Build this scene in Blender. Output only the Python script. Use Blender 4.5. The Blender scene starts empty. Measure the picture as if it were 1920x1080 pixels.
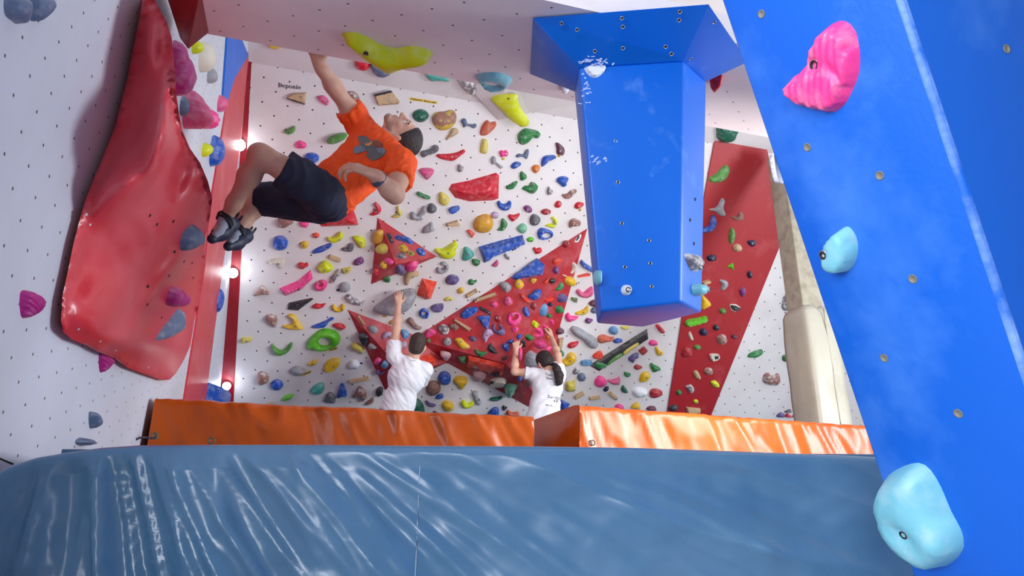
import bpy, bmesh, math, random
import numpy as np
from mathutils import Vector, Matrix, noise as mnoise
from mathutils.geometry import delaunay_2d_cdt

SC = bpy.context.scene
COL = SC.collection
R = math.radians

# ------------------------------------------------------------------ camera, world, lights, exposure
PITCH, FOCAL = R(18.4), 1280.0            # focal length in pixels of a 1920 wide frame
CAM = Vector((0.0, 0.0, 0.35))            # held low, just above the hall floor
cam_data = bpy.data.cameras.new('camera')
cam_data.sensor_width = 36.0
cam_data.lens = 36.0 * FOCAL / 1920.0
cam_data.clip_start = 0.05
cam = bpy.data.objects.new('camera', cam_data)
cam.location = CAM
cam.rotation_euler = (math.pi / 2 + PITCH, 0, 0)
COL.objects.link(cam)
SC.camera = cam

SC.view_settings.view_transform = 'Standard'
SC.view_settings.look = 'None'
SC.view_settings.gamma = 1.0
SC.view_settings.use_curve_mapping = False
SC.view_settings.exposure = 0.12

world = bpy.data.worlds.new('hall_light')
SC.world = world
world.use_nodes = True
world.node_tree.nodes['Background'].inputs[0].default_value = (0.80, 0.88, 1.0, 1)
world.node_tree.nodes['Background'].inputs[1].default_value = 0.9


def area_light(name, loc, target, size, size_y, power, color):
    d = bpy.data.lights.new(name, 'AREA')
    d.shape = 'RECTANGLE'
    d.size, d.size_y, d.energy, d.color = size, size_y, power, color
    o = bpy.data.objects.new(name, d)
    o.location = loc
    o.rotation_euler = (Vector(target) - Vector(loc)).to_track_quat('-Z', 'Y').to_euler()
    COL.objects.link(o)
    return o


# daylight from windows behind the photographer, an added side fill, a low unseen lamp
area_light('window_daylight', (-4.0, -2.2, 1.1), (1.2, 2.6, 1.7), 3.6, 2.4, 380, (0.86, 0.92, 1.0))
area_light('rear_window_daylight', (-1.3, -4.2, 1.3), (-0.8, 3.0, 0.9), 1.8, 2.0, 150, (0.88, 0.93, 1.0))
area_light('side_fill', (7.6, 2.4, 1.4), (-1.4, 2.8, 1.9), 2.4, 2.2, 440, (0.86, 0.93, 1.0))  # unseen light added to brighten the roof's underside and the side wall
area_light('hall_lamp', (1.9, 3.9, 1.2), (0.6, 7.2, 2.8), 1.0, 0.8, 52, (1.0, 0.95, 0.90))


# ------------------------------------------------------------------ projection helpers
def ray(px, py):
    x, v = (px - 960.0) / FOCAL, (540.0 - py) / FOCAL
    return Vector((x, math.cos(PITCH) - v * math.sin(PITCH), math.sin(PITCH) + v * math.cos(PITCH)))


def at(px, py, d):
    """The point of the hall seen at a pixel of the photograph, d metres along the camera axis."""
    return CAM + ray(px, py) * d


class Plane:
    """A flat surface: origin, u and v axes, n pointing out of it."""
    def __init__(s, o, u, v, n=None):
        s.o, s.u, s.v = Vector(o), Vector(u).normalized(), Vector(v).normalized()
        s.n = s.u.cross(s.v).normalized() if n is None else n

    @classmethod
    def through(cls, a, b, c, ref_up=None):
        n = (b - a).cross(c - a).normalized()
        cen = (a + b + c) / 3
        if n.dot(CAM - cen) < 0:
            n = -n
        up = ref_up or Vector((0, -0.5, 0.85))
        v = (up - n * up.dot(n)).normalized()
        u = v.cross(n).normalized()
        return cls(cen, u, v, n)

    def hit(s, px, py, off=0.0):
        r = ray(px, py)
        t = (s.o + s.n * off - CAM).dot(s.n) / r.dot(s.n)
        return CAM + r * t

    def uv(s, p):
        q = p - s.o
        return Vector((q.dot(s.u), q.dot(s.v)))

    def pt(s, u, v, h=0.0):
        return s.o + s.u * u + s.v * v + s.n * h

    def matrix(s, p):
        m = Matrix((s.u, s.v, s.n)).transposed().to_4x4()
        m.translation = p
        return m


# ------------------------------------------------------------------ materials
def lin(c):
    return tuple((x / 12.92 if x <= 0.04045 else ((x + 0.055) / 1.055) ** 2.4) for x in c)


def rgb(r, g, b):
    return lin((r / 255.0, g / 255.0, b / 255.0)) + (1.0,)


def new_mat(name, rough=0.5, spec=0.5):
    m = bpy.data.materials.new(name)
    m.use_nodes = True
    b = m.node_tree.nodes['Principled BSDF']
    b.inputs['Roughness'].default_value = rough
    b.inputs['Specular IOR Level'].default_value = spec
    return m, m.node_tree, b


def N(nt, kind, **kw):
    n = nt.nodes.new(kind)
    for k, v in kw.items():
        if k.startswith('i_'):
            key = k[2:]
            n.inputs[int(key) if key.isdigit() else key.replace('_', ' ')].default_value = v
        else:
            setattr(n, k, v)
    return n


def mix_color(nt, fac, a, b):
    n = nt.nodes.new('ShaderNodeMix')
    n.data_type = 'RGBA'
    L = nt.links.new
    for sock, v in ((n.inputs[0], fac), (n.inputs[6], a), (n.inputs[7], b)):
        if hasattr(v, 'links'):
            L(v, sock)
        else:
            sock.default_value = v
    return n.outputs[2]


def ramp(nt, src, a, b):
    n = nt.nodes.new('ShaderNodeMapRange')
    n.inputs[1].default_value, n.inputs[2].default_value = a, b
    nt.links.new(src, n.inputs[0])
    return n.outputs[0]


def noise_fac(nt, coord, scale, detail=4.0, a=0.4, b=0.7, rough=0.6):
    n = N(nt, 'ShaderNodeTexNoise', i_Scale=scale, i_Detail=detail, i_Roughness=rough)
    nt.links.new(coord, n.inputs['Vector'])
    return ramp(nt, n.outputs['Fac'], a, b)


def paint(name, base, second=None, amount=0.5, scale=3.0, rough=0.5, spec=0.5, bump=0.0, bump_scale=30.0,
          lattice=None, hole_r=0.0055, hole_color=(0.012, 0.01, 0.01, 1), a=0.42, b=0.72, rough2=None, coat=0.0, stretch=None):
    """Painted or moulded surface: base colour with worn, dusty patches, and optionally a staggered lattice of T-nut holes in metres."""
    m, nt, bs = new_mat(name, rough, spec)
    L = nt.links.new
    tc = nt.nodes.new('ShaderNodeTexCoord')
    coord = tc.outputs['Object']
    if stretch:
        mp = nt.nodes.new('ShaderNodeMapping')
        mp.inputs['Scale'].default_value = stretch
        L(coord, mp.inputs[0])
        coord = mp.outputs[0]
    col = base
    if second:
        f = noise_fac(nt, coord, scale, 6.0, a, b)
        mul = N(nt, 'ShaderNodeMath', operation='MULTIPLY')
        mul.inputs[1].default_value = amount
        L(f, mul.inputs[0])
        col = mix_color(nt, mul.outputs[0], base, second)
        if rough2 is not None:
            mr = N(nt, 'ShaderNodeMapRange')
            mr.inputs[3].default_value, mr.inputs[4].default_value = rough, rough2
            L(f, mr.inputs[0])
            L(mr.outputs[0], bs.inputs['Roughness'])
    if lattice:
        uvn = nt.nodes.new('ShaderNodeUVMap')
        dists = []
        for shift in (0.0, 0.5):
            sc = N(nt, 'ShaderNodeVectorMath', operation='SCALE')
            sc.inputs['Scale'].default_value = 1.0 / lattice
            L(uvn.outputs[0], sc.inputs[0])
            ad = N(nt, 'ShaderNodeVectorMath', operation='ADD')
            ad.inputs[1].default_value = (shift + 0.5, shift + 0.5, 0)
            L(sc.outputs[0], ad.inputs[0])
            fr = N(nt, 'ShaderNodeVectorMath', operation='FRACTION')
            L(ad.outputs[0], fr.inputs[0])
            sb = N(nt, 'ShaderNodeVectorMath', operation='SUBTRACT')
            sb.inputs[1].default_value = (0.5, 0.5, 0)
            L(fr.outputs[0], sb.inputs[0])
            mu = N(nt, 'ShaderNodeVectorMath', operation='MULTIPLY')
            mu.inputs[1].default_value = (1, 1, 0)
            L(sb.outputs[0], mu.inputs[0])
            ln = N(nt, 'ShaderNodeVectorMath', operation='LENGTH')
            L(mu.outputs[0], ln.inputs[0])
            dists.append(ln.outputs['Value'])
        mn = N(nt, 'ShaderNodeMath', operation='MINIMUM')
        L(dists[0], mn.inputs[0]); L(dists[1], mn.inputs[1])
        lt = N(nt, 'ShaderNodeMath', operation='LESS_THAN')
        lt.inputs[1].default_value = hole_r / lattice
        L(mn.outputs[0], lt.inputs[0])
        col = mix_color(nt, lt.outputs[0], col, hole_color)
    if hasattr(col, 'links'):
        L(col, bs.inputs['Base Color'])
    else:
        bs.inputs['Base Color'].default_value = col
    if bump:
        nz = N(nt, 'ShaderNodeTexNoise', i_Scale=bump_scale, i_Detail=4.0)
        L(coord, nz.inputs['Vector'])
        bp = nt.nodes.new('ShaderNodeBump')
        bp.inputs['Strength'].default_value = bump
        bp.inputs['Distance'].default_value = 0.01
        L(nz.outputs['Fac'], bp.inputs['Height'])
        L(bp.outputs[0], bs.inputs['Normal'])
    if coat:
        bs.inputs['Coat Weight'].default_value = coat
        bs.inputs['Coat Roughness'].default_value = 0.15
    return m


def emitter(name, color, strength):
    m = bpy.data.materials.new(name)
    m.use_nodes = True
    b = m.node_tree.nodes['Principled BSDF']
    b.inputs['Emission Color'].default_value = color
    b.inputs['Emission Strength'].default_value = strength
    return m


# ------------------------------------------------------------------ object helpers
def mesh_data(name, verts, faces, mats, smooth=False, fmat=None):
    me = bpy.data.meshes.new(name)
    me.from_pydata([tuple(v) for v in verts], [], [tuple(f) for f in faces])
    for m in (mats if isinstance(mats, (list, tuple)) else [mats]):
        me.materials.append(m)
    if smooth:
        me.polygons.foreach_set('use_smooth', [True] * len(me.polygons))
    if fmat is not None:
        me.polygons.foreach_set('material_index', [int(i) for i in fmat])
    me.update()
    return me


def link(name, me, parent=None, matrix=None):
    o = bpy.data.objects.new(name, me)
    COL.objects.link(o)
    if matrix is not None:
        o.matrix_world = matrix
    if parent is not None:
        o.parent = parent
        o.matrix_parent_inverse = parent.matrix_basis.inverted()
    return o


def mesh(name, verts, faces, mats, parent=None, smooth=False, fmat=None, origin=None):
    """A mesh given in world coordinates; its origin moves to the middle (or the given point)."""
    o = Vector(origin) if origin is not None else sum((Vector(v) for v in verts), Vector()) / len(verts)
    me = mesh_data(name, [Vector(v) - o for v in verts], faces, mats, smooth, fmat)
    return link(name, me, parent, Matrix.Translation(o))


def tag(o, label=None, category=None, group=None, kind=None):
    if label: o['label'] = label
    if category: o['category'] = category
    if group: o['group'] = group
    if kind: o['kind'] = kind
    return o


def structure(name, verts, faces, mats, label=None, **kw):
    o = mesh(name, verts, faces, mats, **kw)
    o['kind'] = 'structure'
    if label:
        o['label'] = label
    return o


def empty(name, loc):
    o = bpy.data.objects.new(name, None)
    o.location = loc
    COL.objects.link(o)
    bpy.context.view_layer.update()
    return o


def smooth_by_angle(o, deg=40):
    me = o.data
    me.polygons.foreach_set('use_smooth', [True] * len(me.polygons))
    bm = bmesh.new(); bm.from_mesh(me)
    for e in bm.edges:
        if len(e.link_faces) == 2 and e.calc_face_angle(0) > R(deg):
            e.smooth = False
    bm.to_mesh(me); bm.free()
    return o


def bevel(o, width, segments=2, angle=30):
    bm = bmesh.new(); bm.from_mesh(o.data)
    bmesh.ops.recalc_face_normals(bm, faces=bm.faces)
    es = [e for e in bm.edges if len(e.link_faces) == 2 and e.calc_face_angle(0) > R(angle)]
    bmesh.ops.bevel(bm, geom=es, offset=width, segments=segments, profile=0.5, affect='EDGES', clamp_overlap=True)
    bm.to_mesh(o.data); bm.free()
    return smooth_by_angle(o, 35)


def slab(name, plane, outline, thick, mats, parent=None, uv_scale=None):
    """A flat sheet with real thickness: a polygon of world points on the plane, extruded behind it."""
    top = [Vector(p) for p in outline]
    bot = [p - plane.n * thick for p in top]
    n = len(top)
    faces = [list(range(n)), list(range(2 * n - 1, n - 1, -1))] + [[i, i + n, (i + 1) % n + n, (i + 1) % n] for i in range(n)]
    o = mesh(name, top + bot, faces, mats, parent)
    bm = bmesh.new(); bm.from_mesh(o.data)
    bmesh.ops.recalc_face_normals(bm, faces=bm.faces)
    uvl = bm.loops.layers.uv.new('UVMap')
    oo = o.matrix_world.translation
    for f in bm.faces:
        for l in f.loops:
            l[uvl].uv = plane.uv(l.vert.co + oo)
    bm.to_mesh(o.data); bm.free()
    return o


def tube(points, radii, sides=10, caps=True):
    """Vertices and faces of a round tube along points."""
    pts = [Vector(p) for p in points]
    vs, fs = [], []
    up = Vector((0, 0, 1))
    for i, p in enumerate(pts):
        t = (pts[min(i + 1, len(pts) - 1)] - pts[max(i - 1, 0)]).normalized()
        a = t.cross(up)
        if a.length < 1e-3:
            a = t.cross(Vector((1, 0, 0)))
        a.normalize(); b = t.cross(a).normalized()
        r = radii[i] if isinstance(radii, (list, tuple)) else radii
        for k in range(sides):
            w = 2 * math.pi * k / sides
            vs.append(p + (a * math.cos(w) + b * math.sin(w)) * r)
    for i in range(len(pts) - 1):
        for k in range(sides):
            k2 = (k + 1) % sides
            fs.append([i * sides + k, i * sides + k2, (i + 1) * sides + k2, (i + 1) * sides + k])
    if caps:
        fs.append(list(range(sides))[::-1])
        fs.append([(len(pts) - 1) * sides + k for k in range(sides)])
    return vs, fs

# ------------------------------------------------------------------ the building's planes
YAW = R(17.2)                               # the hall is turned a little against the lens
AWAY = Vector((-math.sin(YAW), math.cos(YAW), 0))
ACROSS = Vector((math.cos(YAW), math.sin(YAW), 0))
UP = Vector((0, 0, 1))
OVER = R(37.7)                              # overhang of the back wall
PITCH_T = 0.23                              # spacing of the T-nut holes
BACK = Plane(at(568.5, 134.4, 6.46), ACROSS, -AWAY * math.sin(OVER) + UP * math.cos(OVER))
_a, _b = BACK.hit(413, 740), BACK.hit(466, 98)
_n = AWAY.cross(_b - _a).normalized()
LEFT = Plane(_a, AWAY, _n.cross(AWAY), _n)   # the side wall runs square to the back wall
_tilt = R(15)
ROOF = Plane(at(560, 98, 3.5), ACROSS, AWAY * math.cos(_tilt) + UP * math.sin(_tilt),
             ACROSS.cross(AWAY * math.cos(_tilt) + UP * math.sin(_tilt)) * -1)
DECK = 0.545                                 # top of the blue landing mat

WHITE = rgb(226, 220, 222)
m_wall = paint('white_plywood_paint', rgb(222, 216, 216), rgb(196, 186, 184), 0.5, 1.6, 0.5, lattice=PITCH_T, hole_r=0.0084)
m_left = paint('white_side_wall_paint', rgb(210, 214, 226), rgb(190, 186, 190), 0.55, 1.3, 0.5, lattice=0.165, hole_r=0.0056,
               hole_color=rgb(84, 80, 80), stretch=(1, 1, 0.5))
m_roof = paint('white_roof_paint', rgb(244, 234, 236), rgb(224, 210, 212), 0.5, 2.0, 0.42, lattice=PITCH_T, hole_r=0.006, hole_color=rgb(60, 52, 50))
m_white_plain = paint('white_board_paint', rgb(214, 206, 206), rgb(186, 176, 174), 0.5, 2.0, 0.5)
m_red_paint = paint('worn_red_paint', rgb(204, 50, 62), rgb(228, 150, 156), 0.5, 3.0, 0.4, a=0.5, b=0.8, lattice=0.16, hole_r=0.0035)
m_red_plain = paint('red_paint', rgb(146, 14, 28), rgb(206, 80, 90), 0.3, 3.0, 0.4, a=0.5, b=0.8)
m_blue = paint('blue_volume_paint', rgb(2, 104, 214), rgb(150, 190, 245), 0.5, 5.0, 0.42, a=0.58, b=0.85, bump=0.05, bump_scale=120)
m_blue_pillar = paint('blue_pillar_paint', rgb(2, 90, 194), rgb(100, 155, 232), 0.5, 3.2, 0.45, a=0.5, b=0.85, bump=0.06, bump_scale=90)
m_edge_wear = paint('worn_white_edge', rgb(2, 90, 194), rgb(160, 192, 240), 0.75, 9.0, 0.5, a=0.45, b=0.75)
m_steel = new_mat('bolt_steel', 0.3)[0]
m_steel.node_tree.nodes['Principled BSDF'].inputs['Metallic'].default_value = 0.9
m_steel.node_tree.nodes['Principled BSDF'].inputs['Base Color'].default_value = rgb(190, 190, 190)
m_dark = paint('dark_recess', rgb(26, 22, 24), rough=0.7)
m_plaster = paint('pale_hall_floor', rgb(216, 212, 206), rgb(190, 186, 180), 0.5, 2.0, 0.7)

structure('floor', [(-6, -6, 0), (9, -6, 0), (9, 14, 0), (-6, 14, 0)], [[0, 1, 2, 3]], m_plaster)

m_shade_wall = paint('grey_shade_wall', rgb(120, 120, 124), rgb(100, 100, 104), 0.5, 1.0, 0.8)
structure('shade_wall_rear', [(-2.2, -4.6, 0), (2.3, -4.6, 0), (2.3, -4.6, 5.5), (-2.2, -4.6, 5.5)], [[0, 1, 2, 3]], m_shade_wall)  # unseen wall added to block the ambient light from behind

structure('shade_wall_right', [(2.3, -4.6, 0), (2.3, 1.9, 0), (2.3, 1.9, 5.5), (2.3, -4.6, 5.5)], [[0, 1, 2, 3]], m_shade_wall)  # unseen wall added to darken the pillar's camera-side face


def wall_sheet(name, plane, outline, thick, mat, uv0=(0, 0), uvscale=(1, 1), rot=0.0, label=None):
    o = slab(name, plane, outline, thick, mat)
    uvl = o.data.uv_layers['UVMap'].data
    c, s = math.cos(rot), math.sin(rot)
    for l in uvl:
        x, y = l.uv[0] - uv0[0], l.uv[1] - uv0[1]
        l.uv = ((c * x + s * y) * uvscale[0], (-s * x + c * y) * uvscale[1])
    o['kind'] = 'structure'
    if label: o['label'] = label
    return o


# back wall: from the corner with the side wall far past the padded column, from below the mats up to the crease
def corner(v):
    """Where the side wall meets the back wall at height v along the back wall."""
    p = BACK.pt(0, v)
    t = (LEFT.o - p).dot(LEFT.n) / BACK.u.dot(LEFT.n)
    return p + BACK.u * t

v_low = -(BACK.o.z - 0.5) / BACK.v.z
v_top = 0.0
wall_sheet('wall_back', BACK, [corner(v_low), BACK.pt(9.0, v_low), BACK.pt(9.0, v_top), corner(v_top)], 0.05, m_wall, uvscale=(1, 1.0206))
# above the crease the wall leans much further over
UPPER = Plane(BACK.o, ACROSS, -AWAY * math.sin(R(66)) + UP * math.cos(R(66)))
wall_sheet('wall_back_upper', UPPER, [corner(0) - ACROSS * 0.0, UPPER.pt(9.0, 0), UPPER.pt(9.0, 1.9), corner(0) + UPPER.v * 1.9], 0.05, m_white_plain)

# the side wall
def left_pt(y_along, z):
    p = LEFT.o + AWAY * y_along
    return p + LEFT.v * ((z - p.z) / LEFT.v.z)

wall_sheet('wall_left', LEFT, [left_pt(-7.0, 0.0), left_pt(1.2, 0.0), left_pt(1.2, 5.2), left_pt(-7.0, 5.2)], 0.06, m_left, rot=R(16),
           uv0=tuple(LEFT.uv(LEFT.hit(47.6, 759))))

# the low roof that ends in a lip above the climber
lip_l, lip_r = ROOF.hit(386, 63), ROOF.pt(6.2, 0)
roof_cut = ROOF.pt(ROOF.uv(ROOF.hit(344, -120)).x, -1.9)
wall_sheet('ceiling', ROOF, [lip_l, ROOF.hit(378, 0), ROOF.hit(352, -150), ROOF.pt(6.2, ROOF.uv(ROOF.hit(352, -150)).y), lip_r], 0.12, m_roof,
           uv0=tuple(ROOF.uv(ROOF.hit(370 + 695 / 3.048, 178 / 3.048))))

# white triangular box tucked under the upper wall, just past the lip
tv = [UPPER.hit(866, 150, .004), BACK.hit(934, 225, .004), BACK.hit(991, 212, .004), UPPER.hit(1087, 191, .004), UPPER.hit(955, 128, .17)]
TRI_L = Plane.through(tv[0], tv[1], tv[4])
tag(smooth_by_angle(mesh('white_plywood_volume', tv, [[0, 1, 4], [1, 2, 4], [2, 3, 4], [0, 4, 3], [0, 3, 2, 1]], m_white_plain), 5),
    'white plywood triangular volume under the ceiling lip, behind the yellow foot-shaped hold', 'wall volume')

# painted red strips
tag(slab('trim_1', BACK, [BACK.hit(466, 98, .004), BACK.hit(471.5, 118, .004), BACK.hit(436, 790, .004), BACK.hit(410.5, 770, .004)], 0.006, m_red_plain), 'dark red painted stripe down the edge of the back wall', kind='structure')
tag(slab('trim_2', LEFT, [LEFT.hit(x, y, .012) for x, y in ((466, 98), (440, 145), (428, 182), (417, 250), (394, 390), (385, 500), (344, 760), (384, 765), (418, 500), (447, 300), (466, 112))], 0.02, m_red_paint),
    'pale worn red painted stripe on the side wall', kind='structure')

# ------------------------------------------------------------------ padded column at the right
cb = at(1548, 700, 6.55)
col_dir = UP
cu, cf = ACROSS, AWAY
def box_from(name, o, ax, ay, az, mats, parent=None, bev=0.0, seg=3):
    vs = [o + ax * i + ay * j + az * k for k in (0, 1) for j in (0, 1) for i in (0, 1)]
    fs = [[0, 2, 3, 1], [4, 5, 7, 6], [0, 1, 5, 4], [2, 6, 7, 3], [0, 4, 6, 2], [1, 3, 7, 5]]
    ob = mesh(name, vs, fs, mats, parent)
    if bev:
        bevel(ob, bev, seg)
    return ob

m_pad = paint('cream_vinyl', rgb(186, 180, 162), rgb(150, 140, 118), 0.6, 3.0, 0.38, a=0.5, b=0.8, bump=0.15, bump_scale=9)
m_post = paint('scuffed_white_post', rgb(176, 166, 146), rgb(112, 98, 80), 0.6, 9.0, 0.6)
pc = empty('padded_column', (cb.x, cb.y, DECK))
base = Vector((cb.x, cb.y, DECK))
bp_l = at(1490, 700, 6.55); 
pw = 0.36
po = Vector((bp_l.x + 0.20, bp_l.y + 0.06, DECK))
pad_top = at(1500, 556, 6.6).z
tag(pc, 'cream padded column with a worn vinyl cover behind the orange mat', 'column', kind='thing')
def pad_mesh():
    """Wrapped foam: rounded square sleeve with a slumped, creased top."""
    vs, fs = [], []
    nz, na = 26, 40
    for k in range(nz + 1):
        z = k / nz * (pad_top - DECK)
        for a in range(na):
            w = 2 * math.pi * a / na
            c, s = math.cos(w), math.sin(w)
            q = 1.0 / max(abs(c), abs(s))
            q = 0.75 * q + 0.25 * min(q, 1.12)
            rx, ry = pw / 2 * q, 0.17 * q
            wob = 0.012 * mnoise.noise(Vector((c * 1.5, s * 1.5, z * 2.2))) + 0.006 * mnoise.noise(Vector((c * 5, s * 5, z * 4)))
            t = k / nz
            bulge = 0.02 * math.sin(min(1, (1 - t) * 5) * math.pi / 2) - (0.03 if t > 0.985 else 0)
            p = po + cu * (pw / 2) + cf * 0.17 + cu * (c * (rx + wob + bulge)) + cf * (s * (ry + wob + bulge)) + UP * (z + 0.02 * mnoise.noise(Vector((c * 2, s * 2, 0))) * t)
            vs.append(p)
    for k in range(nz):
        for a in range(na):
            b = (a + 1) % na
            fs.append([k * na + a, k * na + b, (k + 1) * na + b, (k + 1) * na + a])
    fs.append([nz * na + a for a in range(na)])
    return vs, fs
vs, fs = pad_mesh()
mesh('pad', vs, fs, m_pad, pc, smooth=True)
box_from('post', po + cu * 0.05 + cf * 0.06, cu * 0.24, cf * 0.24, UP * 3.6, m_post, pc, 0.01)
# the seam down the front of the pad
sv, sf = tube([po + cu * (pw * 0.62) - cf * (0.024 + 0.004 * math.sin(k)) + UP * (0.02 + k * (pad_top - DECK - 0.06) / 12) for k in range(13)], 0.006, 6)
mesh('seam', sv, sf, m_pad, pc, smooth=True)

# ------------------------------------------------------------------ blue landing mat
m_mat = paint('blue_grey_vinyl', rgb(74, 114, 148), rgb(106, 138, 166), 0.5, 2.2, 0.24, spec=0.6, rough2=0.38, bump=0.08, bump_scale=12.0)
m_mat_seam = paint('mat_seam_thread', rgb(150, 170, 190), rough=0.5)
fyaw = R(4.0)
FX, FA = Vector((math.cos(fyaw), math.sin(fyaw), 0)), Vector((-math.sin(fyaw), math.cos(fyaw), 0))
FRONT = Plane(at(785, 834, 1.92), FX, UP)
edge_px = [(-60, 930), (-30, 895), (10, 872), (60, 856), (120, 846), (180, 838), (250, 833), (400, 832), (600, 832), (785, 834), (1000, 835), (1200, 838), (1400, 845), (1560, 851), (1700, 858), (1900, 870)]

def edge_z(x):
    for (x0, z0), (x1, z1) in zip(EDGE[:-1], EDGE[1:]):
        if x <= x1:
            t = max(0.0, (x - x0) / (x1 - x0))
            return z0 + (z1 - z0) * t
    return EDGE[-1][1]

EDGE = [(FRONT.uv(FRONT.hit(*q)).x, FRONT.hit(*q).z) for q in edge_px]

def fold(px, py):
    """Creases of the slack vinyl: they fan out from a pull near the upper corner."""
    ang = math.atan2(py - 440, px - 150)
    rad = math.hypot(py - 440, px - 150) / 1000
    f = 0.0
    for k, (fr, am, sd) in enumerate(((6, .026, 1.3), (12, .012, 5.1), (26, .0042, 9.7), (60, .0014, 2.2))):
        n = mnoise.noise(Vector((ang * fr, rad * (0.9 + .7 * k), sd)))
        f += am * (max(0.0, 1 - 2.2 * abs(n)) ** 1.6 * 1.5 - 0.5)
    fade = 0.22 + 0.78 * max(0.0, 1 - abs(px - 430) / 720) + 0.55 * max(0, 1 - abs(px - 1430) / 300)
    f *= fade
    f += 0.006 * mnoise.noise(Vector((px / 150, py / 100, 3.0))) + 0.0020 * mnoise.noise(Vector((px / 44, py / 30, 7.0)))
    return f

def mat_front():
    nx, nz = 300, 64
    x0, x1 = FRONT.uv(LEFT.pt(*LEFT.uv(FRONT.o + FX * -1.5))).x + 0.05, 2.75
    vs, fs = [], []
    for i in range(nx + 1):
        x = x0 + (x1 - x0) * i / nx
        zt = edge_z(x)
        for k in range(nz + 1):
            t = (k / nz) ** 1.15
            if k < 7:                                    # rounded upper edge
                a = k / 6 * math.pi / 2
                rr = 0.03
                dz, dy = zt - rr * (1 - math.sin(a + 0)) * 0 - rr + rr * math.cos(a), -rr * math.sin(a) + rr
                p = FRONT.o + FX * x + FA * dy
                z = dz
            else:
                z = (zt - 0.03) * (1 - (k - 6) / (nz - 6))
                p = FRONT.o + FX * x
                dy = 0
            p = Vector((p.x, p.y, z))
            q = p - CAM
            dep = q.y * math.cos(PITCH) + q.z * math.sin(PITCH)
            w = min(1.0, max(0.0, (k - 4) / 6.0))
            if dep > 0.3 and w > 0:
                f = fold(960 + FOCAL * q.x / dep, 540 - FOCAL * (q.z * math.cos(PITCH) - q.y * math.sin(PITCH)) / dep)
                p = p - FA * f * w * 1.6
            vs.append(p)
    for i in range(nx):
        for k in range(nz):
            a = i * (nz + 1) + k
            fs.append([a, a + 1, a + nz + 2, a + nz + 1])
    n0 = len(vs)
    for i in range(nx + 1):                               # the top runs back to the wall
        x = x0 + (x1 - x0) * i / nx
        top = vs[i * (nz + 1)]
        b = top + AWAY * 0.6; b = Vector((b.x, b.y, max(top.z, min(DECK, top.z + 0.1)) if x > -1 else top.z * 0.4 + DECK * 0.6))
        vs.append(b)
    for i in range(nx):
        fs.append([i * (nz + 1), (i + 1) * (nz + 1), n0 + i + 1, n0 + i])
    return vs, fs
vs, fs = mat_front()
lm = mesh('landing_mat', vs, fs, m_mat, smooth=True)
# body of the mat under the other mats and the climbers
top_z = DECK - 0.004
mb = [FRONT.o + FX * EDGE[2][0] + FA * 0.25, FRONT.o + FX * 2.7 + FA * 0.25, BACK.pt(8.0, v_low) + UP * 0, corner(v_low)]
mb = [Vector((p.x, p.y, top_z)) for p in mb]
mb[3] = mb[3] + ACROSS * 0.03 - AWAY * 0.06; mb[2] = mb[2] - AWAY * 0.06
cen = [Vector((p.x, p.y, 0.0)) for p in mb]
mesh('mat_body', mb + cen, [[0, 1, 2, 3], [0, 4, 5, 1], [1, 5, 6, 2], [2, 6, 7, 3], [3, 7, 4, 0]], m_mat, lm)
tag(lm, 'blue grey vinyl landing mat with slack creases, filling the lower edge of the view', 'crash mat')
# welded seam down its front
sx = FRONT.uv(FRONT.hit(786, 900)).x
def seam_pts():
    out = []
    for k in range(30):
        z = edge_z(sx) - 0.012 - k * 0.53 / 29
        p = FRONT.o + FX * sx; p = Vector((p.x, p.y, z)); q = p - CAM
        dep = q.y * math.cos(PITCH) + q.z * math.sin(PITCH)
        f = fold(960 + FOCAL * q.x / dep, 540 - FOCAL * (q.z * math.cos(PITCH) - q.y * math.sin(PITCH)) / dep)
        out.append(p - FA * (f * 1.6 + 0.0005))
    return out
sv, sf = tube(seam_pts(), 0.0016, 6)
mesh('seam', sv, sf, m_mat_seam, lm, smooth=True)

# ------------------------------------------------------------------ orange mats on top of it
m_orange = paint('orange_vinyl', rgb(192, 82, 10), rgb(156, 60, 16), 0.6, 2.5, 0.30, spec=0.4, bump=0.12, bump_scale=10.0)
m_eyelet = paint('brass_eyelet', rgb(90, 96, 84), rough=0.35)
m_rope = paint('grey_cord', rgb(84, 78, 92), rgb(50, 46, 58), 0.6, 60.0, 0.8)

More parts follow.
